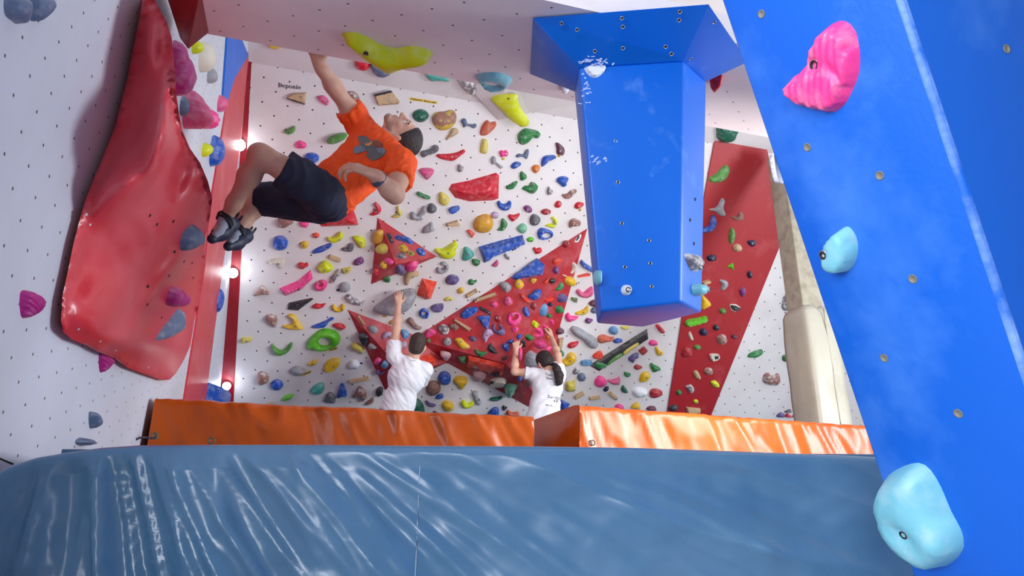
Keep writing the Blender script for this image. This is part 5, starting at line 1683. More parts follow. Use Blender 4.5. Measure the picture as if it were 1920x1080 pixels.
# ------------------------------------------------------------------ lettering on the wall and tapes
m_ink = paint('black_ink', rgb(24, 22, 26), rough=0.6)
m_tape = paint('yellow_tape', rgb(222, 184, 30), rough=0.5)
m_tape_b = paint('blue_tape', rgb(60, 96, 150), rough=0.5)

def arc_poly(cx, cy, rx, ry, tx, ty, a0, a1, n=22):
    o_ = [(cx + rx * math.cos(R(a0 + (a1 - a0) * k / n)), cy + ry * math.sin(R(a0 + (a1 - a0) * k / n))) for k in range(n + 1)]
    i_ = [(cx + (rx - tx) * math.cos(R(a0 + (a1 - a0) * k / n)), cy + (ry - ty) * math.sin(R(a0 + (a1 - a0) * k / n))) for k in range(n + 1)]
    return o_, i_
def letter_shapes():
    """Bold serif letters as rectangles and arcs; unit = cap height."""
    def rect(x0, y0, x1, y1): return ('r', x0, y0, x1, y1)
    def arc(*a): return ('a',) + a
    L = {}
    L['D'] = ([rect(0, 0, .36, .08), rect(0, .92, .36, 1), rect(.1, 0, .29, 1), arc(.32, .5, .42, .5, .19, .09, -90, 90), rect(.2, 0, .34, .09), rect(.2, .91, .34, 1)], .80)
    L['e'] = ([arc(.3, .34, .3, .36, .15, .08, 20, 335), rect(.1, .32, .58, .41), arc(.3, .34, .3, .36, .15, .08, 0, 25)], .66)
    L['p'] = ([rect(.08, -.3, .25, .68), rect(0, -.3, .34, -.22), rect(0, .6, .2, .68), arc(.36, .34, .28, .36, .16, .08, -140, 150)], .72)
    L['o'] = ([arc(.31, .34, .31, .36, .16, .08, 0, 360)], .68)
    L['n'] = ([rect(.08, 0, .25, .68), rect(0, 0, .33, .08), rect(0, .6, .2, .68), arc(.37, .42, .2, .27, .16, .1, 0, 150), rect(.41, 0, .57, .44), rect(.36, 0, .66, .08)], .72)
    L['i'] = ([rect(.08, 0, .25, .68), rect(0, 0, .33, .08), rect(0, .6, .2, .68), arc(.165, .86, .1, .1, .1, .1, 0, 360)], .4)
    return L
def wall_lettering(text, plane, p_start, p_end, height):
    L = letter_shapes()
    tot = sum(L[c][1] for c in text) - 0.08
    d = (p_end - p_start); sx = d.length / tot; ax = d.normalized(); ay = plane.n.cross(ax).normalized()
    x = 0.0
    vs, fs = [], []
    for c in text:
        shp, adv = L[c]
        for j, s_ in enumerate(shp):
            h = 0.0015 + 0.0001 * j
            if s_[0] == 'r':
                q = [(s_[1], s_[2]), (s_[3], s_[2]), (s_[3], s_[4]), (s_[1], s_[4])]
                b = len(vs)
                vs += [p_start + ax * ((x + u) * sx) + ay * (v * height) + plane.n * h for u, v in q]
                fs.append([b, b + 1, b + 2, b + 3])
            else:
                o_, i_ = arc_poly(*s_[1:])
                b = len(vs); n = len(o_)
                vs += [p_start + ax * ((x + u) * sx) + ay * (v * height) + plane.n * h for u, v in o_ + i_]
                fs += [[b + k, b + k + 1, b + n + k + 1, b + n + k] for k in range(n - 1)]
        x += adv
    return vs, fs
ps, pe = BACK.hit(521.5, 163.2, .001), BACK.hit(564, 167.6, .001)
hgt = (BACK.hit(523, 155) - BACK.hit(523, 163)).length
vs, fs = wall_lettering('Deponie', BACK, ps, pe, hgt)
lt = mesh('wall_lettering', vs, fs, m_ink)
tag(lt, 'black serif lettering painted on the white back wall, above the plywood wedge', 'lettering')

def text_mesh(body, size=1.0, bold=0.0):
    cu_ = bpy.data.curves.new('text', 'FONT'); cu_.body = body; cu_.size = size; cu_.offset = bold
    ob = bpy.data.objects.new('text', cu_); COL.objects.link(ob)
    bpy.context.view_layer.update()
    dg = bpy.context.evaluated_depsgraph_get()
    me = bpy.data.meshes.new_from_object(ob.evaluated_get(dg))
    v = [tuple(p.co) for p in me.vertices]; f = [list(p.vertices) for p in me.polygons]
    bpy.data.objects.remove(ob); bpy.data.curves.remove(cu_); bpy.data.meshes.remove(me)
    return v, f

def tape(plane, px4, mat, text, label, h=0.002):
    pts = [plane.hit(*q, h) for q in px4]
    o = slab('tape_label', plane, pts, 0.0015, mat)
    if text:
        v, f = text_mesh(text, 1.0, 0.02)
        xs = [p[0] for p in v]; ys = [p[1] for p in v]
        w_, h_ = max(xs) - min(xs), max(ys) - min(ys)
        tl, tr, br, bl_ = pts
        out_ = []
        for p in v:
            a, b = 0.04 + 0.92 * (p[0] - min(xs)) / w_, 0.15 + 0.7 * (p[1] - min(ys)) / h_
            out_.append(bl_.lerp(br, a).lerp(tl.lerp(tr, a), b) + plane.n * 0.0012)
        mesh('handwriting', out_, f, m_ink, o)
    tag(o, label, 'tape label', 'tape labels on the holds')
    return o
tape(BACK, [(768, 182.5), (820, 190.5), (819.5, 195), (767.5, 187.5)], m_tape, 'TWISA/A-R : Back to start', 'long yellow tape strip with black handwriting, above the dark green round dome')
tape(BACK, [(616, 655.5), (632, 651), (633, 654.5), (617, 659)], m_tape, 'TRAVERS', 'narrow yellow tape under the large lime green ring')
tape(BACK, [(565, 702), (583, 694.5), (584, 698), (566, 706)], m_tape, '1 TRAVERS', 'narrow yellow tape beside the grey white turtle-shaped hold')
tape(BACK, [(940.5, 295.5), (946, 295.5), (946, 300), (940.5, 300)], m_tape, 'C', 'small yellow tape square under the small pink cloud hold')
tape(BACK, [(1044.5, 290), (1050.5, 290), (1050.5, 295), (1044.5, 295)], m_tape, 'A', 'small yellow tape square under the maroon quarter-round hold')
tape(BACK, [(1085, 391), (1089.5, 391), (1089.5, 396), (1085, 396)], m_tape, 'D', 'small yellow tape square under the red pebble')
tape(BACK, [(759, 353), (764, 353), (764, 358), (759, 358)], m_tape, 'C', "small yellow tape square beside the climber's bent elbow")
tape(BACK, [(717, 591.5), (724.5, 591.5), (724.5, 595), (717, 595)], m_tape, 'C3', 'small yellow tape under the huge smooth grey sloper')
tape(BACK, [(849, 450), (854, 450), (854, 454), (849, 454)], m_tape, 'G', 'small yellow tape square above the wide neon yellow moustache hold')
tape(BACK, [(674, 679.5), (680, 679.5), (680, 683), (674, 683)], m_tape_b, 'SE', 'small blue tape beside the chalky white cube hold')
tape(BACK, [(631, 541.5), (636, 541.5), (636, 546), (631, 546)], m_tape_b, 'M', 'small blue tape beside the grey beige cap hold')
tape(BACK, [(959, 467), (968, 463), (969, 467), (960, 471)], m_tape_b, 'K R', 'small blue tape under the long flat blue bar')
# thin black cable at the foot of the side wall
sv, sf = tube([at(-30, 846, 2.02), at(0, 860, 2.05), at(14, 866, 2.08), at(24, 870, 2.1)], 0.003, 6)
tag(mesh('cable', sv, sf, m_ink, smooth=True), 'thin black cable lying where the side wall meets the blue mat', 'cable')
# ------------------------------------------------------------------ labels of the holds: look, then what it sits beside
GROUP = {'w': 'climbing holds on the back wall', 't': 'holds on the red triangle', 'u': 'holds on the red triangle', 'a': 'holds on the pointed red volume', 'b': 'holds on the pointed red volume',
         'c': 'holds on the pointed red volume', 'x': 'holds on the red star', 'y': 'holds on the red star', 'z': 'holds on the red star', 'p': 'holds on the red panel', 'k': 'holds under the ceiling', 'o': 'holds under the ceiling', 'q': 'holds under the ceiling', 'f': 'holds on the blue hanging volume', 's': 'holds on the blue hanging volume', 'l': 'holds on the blue pillar', 'm': 'holds on the blue pillar', 'g': 'holds on the side wall', '1': 'holds on the red moulded volume', '2': 'holds on the red moulded volume', '3': 'holds on the red moulded volume'}
PLACE = {'t': 'on the red triangle', 'x': 'on the star', 'y': "on the star's side face", 'z': "under the star", 'p': 'on the red panel', 'a': 'on the pointed volume', 'b': 'on the pointed volume', 'c': 'on the pointed volume', 'w': '', 'u': '', 'k': ''}
looks = [h[2] for h in HOLDS]
dup = {q for q in looks if looks.count(q) > 1}
if dup:
    print('REPEATED LOOKS', dup)
SELF = (' by ', ' beside ', ' under ', ' behind ', ' above ', ' below ', ' touching ', ' near ', ' on ', ' hidden ', ' peeking ', ' poking ')
seen_labels = {}
for o, c, look, sk, w in HOLDS:
    noun = 'wooden hold' if o.name.startswith('wooden') else ('fingerboard' if o.name.startswith('finger') else ('sign plate' if o.name.startswith('sign') else 'climbing hold'))
    cat = {'wooden hold': 'wooden hold', 'fingerboard': 'fingerboard', 'sign plate': 'plate'}.get(noun, 'climbing hold')
    full = look
    if ' hold' in look or ' grip' in look:
        pass
    else:
      for s_ in (' half hidden ', ' peeking ', ' poking ') + SELF + (' with ',):
        if s_ in look:
            k = look.index(s_); full = look[:k] + ' hold' + look[k:]; break
      else:
        full = look + ' hold'
    full = full.replace('hold hold', 'hold').replace('block hold', 'block').replace('bar hold', 'bar hold').replace('plate hold', 'plate').replace('board hold', 'board')
    if not (any(s_ in look for s_ in SELF) or sk in 'oqkfslmg1234'):
        best = None
        for o2, c2, l2, sk2, w2 in HOLDS:
            if o2 is o or len(l2.split()) > 5 or any(s_ in l2 for s_ in SELF) or sk2 in 'oqkfslmg1234':
                continue
            dx, dy = c2[0] - c[0], c2[1] - c[1]
            dd_ = math.hypot(dx, dy)
            if best is None or dd_ < best[0]:
                best = (dd_, dx, dy, l2)
        dd_, dx, dy, l2 = best
        if abs(dy) > abs(dx):
            rel_ = 'just above' if dy > 0 else 'just below'
        else:
            rel_ = 'just left of' if dx > 0 else 'just right of'
        last = l2.split(' ')[-1]
        adj = last.endswith('-shaped') or last in ('green', 'yellow', 'blue', 'pink', 'red', 'curled', 'marbled', 'round', 'pitted', 'lime', 'black', 'wood', 'two-step', 'stacked-stone', 'three-armed')
        ref = l2 + (' one' if adj else '')
        full = full + ', ' + rel_ + ' the ' + ref
        full = ' '.join(full.split())
    ws = full.split()
    if len(ws) > 16:
        full = ' '.join(ws[:16])
        print('LONG', full)
    full = full[0].lower() + full[1:]
    if full in seen_labels: print('DUP', full)
    seen_labels[full] = 1
    tag(o, full, cat, GROUP.get(sk))

# ------------------------------------------------------------------ people: bodies grown as one surface from blended tapered limbs
def v3(p): return np.array([p[0], p[1], p[2]], float)

class Blob:
    """A smooth union of tapered limbs and ellipsoids, meshed as one continuous surface."""
    def __init__(s): s.items = []
    def cone(s, a, b, ra, rb, k=0.02, flat=None, cap=None):
        s.items.append(('c', v3(a), v3(b), ra, rb, k, flat, cap)); return s
    def chain(s, pts, rs, k=0.02):
        for i in range(len(pts) - 1):
            s.cone(pts[i], pts[i + 1], rs[i], rs[i + 1], k)
        return s
    def ell(s, c, rad, axes=None, k=0.03):
        A = np.eye(3) if axes is None else np.array([v3(x) / np.linalg.norm(v3(x)) for x in axes])
        s.items.append(('e', v3(c), np.array(rad, float), A, 0, k, None, None)); return s
    def cut(s, p, n, k=0.004):
        """Remove everything on the far side (along n) of the plane."""
        s.items.append(('x', v3(p), v3(n) / np.linalg.norm(v3(n)), 0, 0, k, None, None)); return s
    def dent(s, c, rad, k=0.01):
        s.items.append(('d', v3(c), rad, 0, 0, k, None, None)); return s

    @staticmethod
    def _dist(it, P):
        if it[0] == 'c':
            _, a, b, ra, rb, k, flat, cap = it
            ab = b - a; L2 = ab @ ab + 1e-12
            q = P - a
            t = np.clip((q @ ab) / L2, 0, 1)
            d = q - t[..., None] * ab
            if flat is not None:
                ax, f = flat
                ax = ax / np.linalg.norm(ax)
                h = d @ ax
                d = d + (h * (f - 1))[..., None] * ax
            dist = np.sqrt((d * d).sum(-1)) - (ra + (rb - ra) * t)
            if cap:
                L = math.sqrt(L2); n = ab / L
                dist = np.maximum(dist, (P - b) @ n)
            return dist
        _, c, rad, A = it[:4]
        q = (P - c) @ A.T
        r0 = np.sqrt(((q / rad) ** 2).sum(-1)) + 1e-9
        r1 = np.sqrt(((q / rad ** 2) ** 2).sum(-1)) + 1e-9
        return r0 * (r0 - 1.0) / r1

    def field(s, vox, noise=None):
        lo, hi = [], []
        for it in s.items:
            if it[0] == 'c':
                r = max(it[3], it[4]); lo.append(np.minimum(it[1], it[2]) - r); hi.append(np.maximum(it[1], it[2]) + r)
            elif it[0] == 'e':
                e = (np.abs(it[3]) * it[2][:, None]).sum(0); lo.append(it[1] - e); hi.append(it[1] + e)
        lo = np.min(lo, 0) - 4 * vox; hi = np.max(hi, 0) + 4 * vox
        n = np.ceil((hi - lo) / vox).astype(int) + 1
        F = np.full(n, 0.2, np.float32)
        ax = [lo[i] + vox * np.arange(n[i]) for i in range(3)]
        def sub(blo, bhi, pad):
            i0 = np.clip(((blo - pad - lo) / vox).astype(int), 0, n - 1); i1 = np.clip(((bhi + pad - lo) / vox).astype(int) + 2, 1, n)
            sl = tuple(slice(i0[i], i1[i]) for i in range(3))
            P = np.stack(np.meshgrid(ax[0][sl[0]], ax[1][sl[1]], ax[2][sl[2]], indexing='ij'), -1)
            return sl, P
        for it in s.items:
            k = it[5]
            if it[0] in 'ce':
                if it[0] == 'c':
                    r = max(it[3], it[4]); blo, bhi = np.minimum(it[1], it[2]) - r, np.maximum(it[1], it[2]) + r
                    if it[6] is not None and it[6][1] < 1: blo -= r / it[6][1]; bhi += r / it[6][1]
                else:
                    e = (np.abs(it[3]) * it[2][:, None]).sum(0); blo, bhi = it[1] - e, it[1] + e
                sl, P = sub(blo, bhi, k + 4 * vox)
                d = s._dist(it, P); f = F[sl]
                h = np.maximum(k - np.abs(f - d), 0) / k
                F[sl] = np.minimum(f, d) - h * h * k * 0.25
            elif it[0] == 'x':
                sl = (slice(None),) * 3
                P = np.stack(np.meshgrid(*ax, indexing='ij'), -1)
                F = np.maximum(F, ((P - it[1]) @ it[2]).astype(np.float32))
            elif it[0] == 'd':
                sl, P = sub(it[1] - it[2], it[1] + it[2], k + 3 * vox)
                d = it[2] - np.sqrt(((P - it[1]) ** 2).sum(-1)); f = F[sl]
                h = np.maximum(k - np.abs(f - d), 0) / k
                F[sl] = np.maximum(f, d) + h * h * k * 0.25
        return F, lo

    def surface(s, vox):
        F, lo = s.field(vox)
        return nets(F, lo, vox)

def nets(F, lo, vox):
    """Naive surface nets: one vertex per crossed cell, one quad per crossed edge."""
    S_ = F < 0
    nx, ny, nz = F.shape
    cs = np.zeros((nx - 1, ny - 1, nz - 1), np.int8)
    for dx in (0, 1):
        for dy in (0, 1):
            for dz in (0, 1):
                cs += S_[dx:nx - 1 + dx, dy:ny - 1 + dy, dz:nz - 1 + dz]
    act = (cs > 0) & (cs < 8)
    idx = -np.ones(act.shape, np.int64)
    cells = np.argwhere(act)
    idx[act] = np.arange(len(cells))
    acc = np.zeros((len(cells), 3)); cnt = np.zeros(len(cells))
    cor = [(a, b, c) for a in (0, 1) for b in (0, 1) for c in (0, 1)]
    i, j, k = cells.T
    for p in cor:
        for ax_ in range(3):
            if p[ax_] == 0:
                q = list(p); q[ax_] = 1
                f0 = F[i + p[0], j + p[1], k + p[2]].astype(float); f1 = F[i + q[0], j + q[1], k + q[2]].astype(float)
                m = (f0 < 0) != (f1 < 0)
                t = np.where(m, f0 / (f0 - f1 + (f0 == f1)), 0)
                pos = np.tile(np.array(p, float), (len(cells), 1)); pos[:, ax_] += t
                acc += pos * m[:, None]; cnt += m
    V = lo + (cells + acc / cnt[:, None]) * vox
    quads = []
    for ax_ in range(3):
        o1, o2 = [a for a in range(3) if a != ax_]
        sl0 = [slice(1, -1)] * 3; sl1 = [slice(1, -1)] * 3
        sl0[ax_] = slice(0, -1); sl1[ax_] = slice(1, None)
        a, b = S_[tuple(sl0)], S_[tuple(sl1)]
        e = np.argwhere(a != b)
        flip = a[tuple(e.T)]
        base = e.copy()
        for o_ in (o1, o2): base[:, o_] += 1
        def cell(d1, d2):
            c = base.copy(); c[:, o1] -= d1; c[:, o2] -= d2
            return idx[tuple(c.T)]
        q = np.stack([cell(1, 1), cell(0, 1), cell(0, 0), cell(1, 0)], 1)
        if ax_ == 1: flip = ~flip
        q[~flip] = q[~flip][:, ::-1]
        quads.append(q)
    Q = np.concatenate(quads)
    Q = Q[(Q >= 0).all(1)]
    return V, Q

def blob_mesh(name, blob, vox, mat, parent=None, relax=2, disp=None):
    V, Q = blob.surface(vox)
    e = np.concatenate([Q[:, [0, 1]], Q[:, [1, 2]], Q[:, [2, 3]], Q[:, [3, 0]]])
    deg = np.bincount(e.ravel(), minlength=len(V)).astype(float)[:, None] + 1e-9
    for it in range(relax * 2):
        A = np.zeros_like(V)
        for c in range(3):
            A[:, c] = np.bincount(e[:, 0], V[e[:, 1], c], len(V)) + np.bincount(e[:, 1], V[e[:, 0], c], len(V))
        V = V + (A / deg - V) * (0.5 if it % 2 == 0 else -0.45)
    if disp is not None:
        V = disp(V, Q)
    o = np.mean(V, 0)
    me = bpy.data.meshes.new(name)
    me.vertices.add(len(V)); me.vertices.foreach_set('co', (V - o).astype(np.float32).ravel())
    me.loops.add(Q.size); me.polygons.add(len(Q))
    me.polygons.foreach_set('loop_start', np.arange(0, Q.size, 4)); me.polygons.foreach_set('loop_total', np.full(len(Q), 4))
    me.loops.foreach_set('vertex_index', Q.ravel())
    me.update(calc_edges=True); me.validate()
    me.polygons.foreach_set('use_smooth', [True] * len(me.polygons))
    me.materials.append(mat)
    return link(name, me, parent, Matrix.Translation(Vector(o)))

def vnormals(V, Q):
    n = np.cross(V[Q[:, 2]] - V[Q[:, 0]], V[Q[:, 3]] - V[Q[:, 1]])
    N_ = np.zeros_like(V)
    for c in range(4):
        for a in range(3):
            N_[:, a] += np.bincount(Q[:, c], n[:, a], len(V))
    return N_ / (np.linalg.norm(N_, axis=1)[:, None] + 1e-12)

def wrinkle(amp, freq, direction, seed, amp2=0.0, freq2=0.0):
    """Cloth creases running across a direction."""
    d = v3(direction); d = d / np.linalg.norm(d)
    def f(V, Q):
        Nn = vnormals(V, Q)
        s_ = np.array([amp * (1 - 2 * abs(mnoise.noise(Vector(p * freq + d * (freq * 1.6) * float(p @ d) + seed)))) + (amp2 * mnoise.noise(Vector(p * freq2 + seed)) if amp2 else 0) for p in V])
        return V + Nn * s_[:, None]
    return f

def basis(up, fwd):
    """Left, forward, up axes of a head, hand or torso."""
    u = Vector(up).normalized(); f = Vector(fwd); f = (f - u * f.dot(u)).normalized()
    return f.cross(u).normalized() * -1, f, u     # left

def add_head(B, c, up, fwd, s=1.0, hair=None, hair_cut=None):
    """Skull, jaw, nose, lips, brow and ears in a head frame; the person's left is +x."""
    L, Fw, U_ = basis(up, fwd)
    def P(x, y, z): return Vector(c) + L * (x * s) + Fw * (y * s) + U_ * (z * s)
    A = (L, Fw, U_)
    B.ell(P(0, -0.014, 0.03), (.074 * s, .096 * s, .088 * s), A, .02)
    B.ell(P(0, 0.022, -0.03), (.062 * s, .070 * s, .080 * s), A, .03)
    for sx in (-1, 1):
        B.cone(P(sx * .056, -.012, -.05), P(sx * .022, .066, -.098), .024 * s, .019 * s, .03)
        B.ell(P(sx * .040, .062, -.022), (.024 * s, .020 * s, .022 * s), A, .02)
        B.ell(P(sx * .084, -.014, -.012), (.010 * s, .021 * s, .034 * s), (L + Fw * (-.35 * sx), Fw + L * (.35 * sx), U_ + Fw * -.2), .006)
        B.dent(P(sx * .033, .098, .006), .015 * s, .014)
    B.ell(P(0, .074, -.100), (.024 * s, .020 * s, .018 * s), A, .02)
    B.cone(P(0, .086, .012), P(0, .113, -.030), .010 * s, .0135 * s, .014)
    B.ell(P(0.011, .100, -.034), (.009 * s, .010 * s, .008 * s), A, .008); B.ell(P(-.011, .100, -.034), (.009 * s, .010 * s, .008 * s), A, .008)
    B.ell(P(0, .080, .024), (.046 * s, .014 * s, .010 * s), A, .02)
    B.ell(P(0, .091, -.060), (.024 * s, .010 * s, .006 * s), A, .006)
    B.ell(P(0, .089, -.071), (.021 * s, .011 * s, .007 * s), A, .006)
    return P, A

def add_hand(B, wrist, direction, palm, curls=(30, 45, 20), s=1.0, thumb_side=1, spread=6, thumb_curl=25, per_finger=(0, 4, 8, 14), r0=1.0):
    """Palm, four bent fingers of different length and a thumb leaving the side of the palm. palm: the way the palm faces."""
    d = Vector(direction).normalized(); pn = Vector(palm); pn = (pn - d * pn.dot(d)).normalized()
    sd = d.cross(pn).normalized() * thumb_side           # towards the thumb
    w = Vector(wrist)
    kn = []
    for i, (off, ln) in enumerate(((.030, .090), (.010, .094), (-.010, .090), (-.029, .080))):
        k_ = w + d * (ln * s) + sd * (off * s)
        kn.append(k_)
        B.cone(w + d * (.012 * s) + sd * (off * .55 * s), k_, .0135 * s, .0115 * s, .012)
    B.cone(w - d * (.02 * s), w + d * (.02 * s), .026 * s, .026 * s, .02, flat=(v3(pn), 1.35))
    for i, lens in enumerate(((.044, .026, .022), (.048, .030, .023), (.045, .028, .022), (.035, .021, .020))):
        ang = 0.0; p = kn[i]; r = (.0096, .0098, .0094, .0084)[i] * s * r0
        fan = R((1.5 - i) * spread)
        base = (d * math.cos(fan) + sd * math.sin(fan)).normalized()
        for j in range(3):
            ang += R(curls[j] + per_finger[i])
            dr = base * math.cos(ang) + pn * math.sin(ang)
            q = p + dr * (lens[j] * s)
            B.cone(p, q, r, r * (.94 if j < 2 else .82), .0045)
            p = q; r *= .94
    t0 = w + d * (.022 * s) + sd * (.022 * s) + pn * (.006 * s)
    dr = (d * .62 + sd * .72 + pn * .30).normalized()
    t1 = t0 + dr * (.042 * s)
    B.cone(t0, t1, .0165 * s, .0125 * s, .012)
    dr = (dr + (d * .8 - sd * .35 + pn * .25) * R(thumb_curl) * 1.6).normalized()
    t2 = t1 + dr * (.032 * s); B.cone(t1, t2, .0112 * s, .0100 * s, .005)
    dr = (dr + (d * .6 - sd * .5 + pn * .2) * R(thumb_curl) * 1.2).normalized()
    B.cone(t2, t2 + dr * (.026 * s), .0100 * s, .0084 * s, .005)

def skin(name, base, second):
    m = paint(name, base, second, 0.6, 12.0, 0.5, bump=0.05, bump_scale=90)
    b = m.node_tree.nodes['Principled BSDF']
    b.inputs['Subsurface Weight'].default_value = 0.12
    b.inputs['Subsurface Radius'].default_value = (0.012, 0.005, 0.003)
    return m

m_skin = skin('tanned_skin', rgb(206, 160, 138), rgb(186, 132, 112))
m_stubble = paint('stubble', rgb(150, 112, 98), rgb(176, 132, 114), 0.6, 120.0, 0.6)
m_skin_w = skin('fair_skin', rgb(224, 178, 154), rgb(206, 150, 128))
m_hair = paint('dark_hair', rgb(34, 24, 24), rgb(62, 44, 38), 0.6, 60.0, 0.55, bump=0.5, bump_scale=220, stretch=(1, 1, .25))
m_hair_b = paint('brown_hair', rgb(58, 44, 38), rgb(92, 72, 60), 0.6, 60.0, 0.55, bump=0.5, bump_scale=220)
m_tee_o = paint('orange_cotton', rgb(240, 82, 14), rgb(214, 62, 10), 0.4, 14.0, 0.8, bump=0.1, bump_scale=300)
m_tee_w = paint('white_cotton', rgb(238, 238, 244), rgb(220, 220, 230), 0.4, 10.0, 0.8, bump=0.1, bump_scale=300)
m_shorts = paint('navy_cotton', rgb(34, 40, 62), rgb(24, 28, 46), 0.6, 14.0, 0.85, bump=0.1, bump_scale=260)
m_pants = paint('black_cotton', rgb(26, 26, 34), rgb(18, 18, 24), 0.5, 12.0, 0.85)
m_shoe_d = paint('shoe_navy_rubber', rgb(30, 40, 66), rgb(20, 26, 40), 0.6, 18.0, 0.5)
m_shoe_g = paint('shoe_grey_suede', rgb(160, 164, 178), rgb(120, 124, 140), 0.5, 20.0, 0.7)
m_shoe_k = paint('shoe_black_strap', rgb(24, 30, 38), rough=0.6)
m_watch = paint('watch_strap', rgb(70, 72, 92), rough=0.5)
m_print_a = paint('print_slate', rgb(104, 104, 108), rough=0.85)
m_print_b = paint('print_blue_grey', rgb(118, 132, 150), rough=0.85)
m_print_c = paint('print_brown', rgb(140, 74, 58), rough=0.85)
m_print_d = paint('print_tan', rgb(214, 150, 92), rough=0.85)

def printed(target, name, polys, parent, lift=0.0025, d_hint=None):
    """Ink lying on the cloth: each shape is laid onto the garment's surface, following its folds. polys: (points in photo pixels, material)."""
    bpy.context.view_layer.update()
    mi = target.matrix_world.inverted(); m3 = target.matrix_world.to_3x3()
    outs = []
    for pts, mat in polys:
        xs, ys = [p[0] for p in pts], [p[1] for p in pts]
        P_ = ring_points(pts, True, max(1.0, (max(xs) - min(xs)) / 16))
        stp = max(1.2, (max(xs) - min(xs)) / 16)
        inner = []
        y = min(ys)
        while y < max(ys):
            x = min(xs)
            while x < max(xs):
                if inside(P_, x, y): inner.append((x, y))
                x += stp
            y += stp
        if inner:
            dd = seg_dist(P_, inner); inner = [q for q, d in zip(inner, dd) if d > stp * 0.4]
        allp = P_ + inner
        r = delaunay_2d_cdt([Vector(p) for p in allp], [(i, (i + 1) % len(P_)) for i in range(len(P_))], [], 0, 1e-5)
        v2 = [(p.x, p.y) for p in r[0]]
        fs = [list(f) for f in r[2] if inside(P_, sum(v2[i][0] for i in f) / len(f), sum(v2[i][1] for i in f) / len(f))]
        vs = conform(target, v2, lift, mi, m3)
        if vs: outs.append(mesh(name, vs, fs, mat, parent, smooth=True))
        lift += 0.0008
    return outs

def conform(target, px, lift, mi=None, m3=None):
    if mi is None:
        bpy.context.view_layer.update()
        mi = target.matrix_world.inverted(); m3 = target.matrix_world.to_3x3()
    vs = []; last = None
    o_ = mi @ CAM
    for x, y in px:
        r = ray(x, y).normalized()
        ok, loc, nrm, _ = target.ray_cast(o_, (mi.to_3x3() @ r).normalized())
        if ok:
            last = target.matrix_world @ loc - r * lift
            vs.append(last)
        else:
            vs.append(None)
    good = [v for v in vs if v is not None]
    if not good: return None
    mid = good[len(good) // 2]
    dep = (mid - CAM).y * math.cos(PITCH) + (mid - CAM).z * math.sin(PITCH)
    return [v if v is not None else at(p[0], p[1], dep) for v, p in zip(vs, px)]

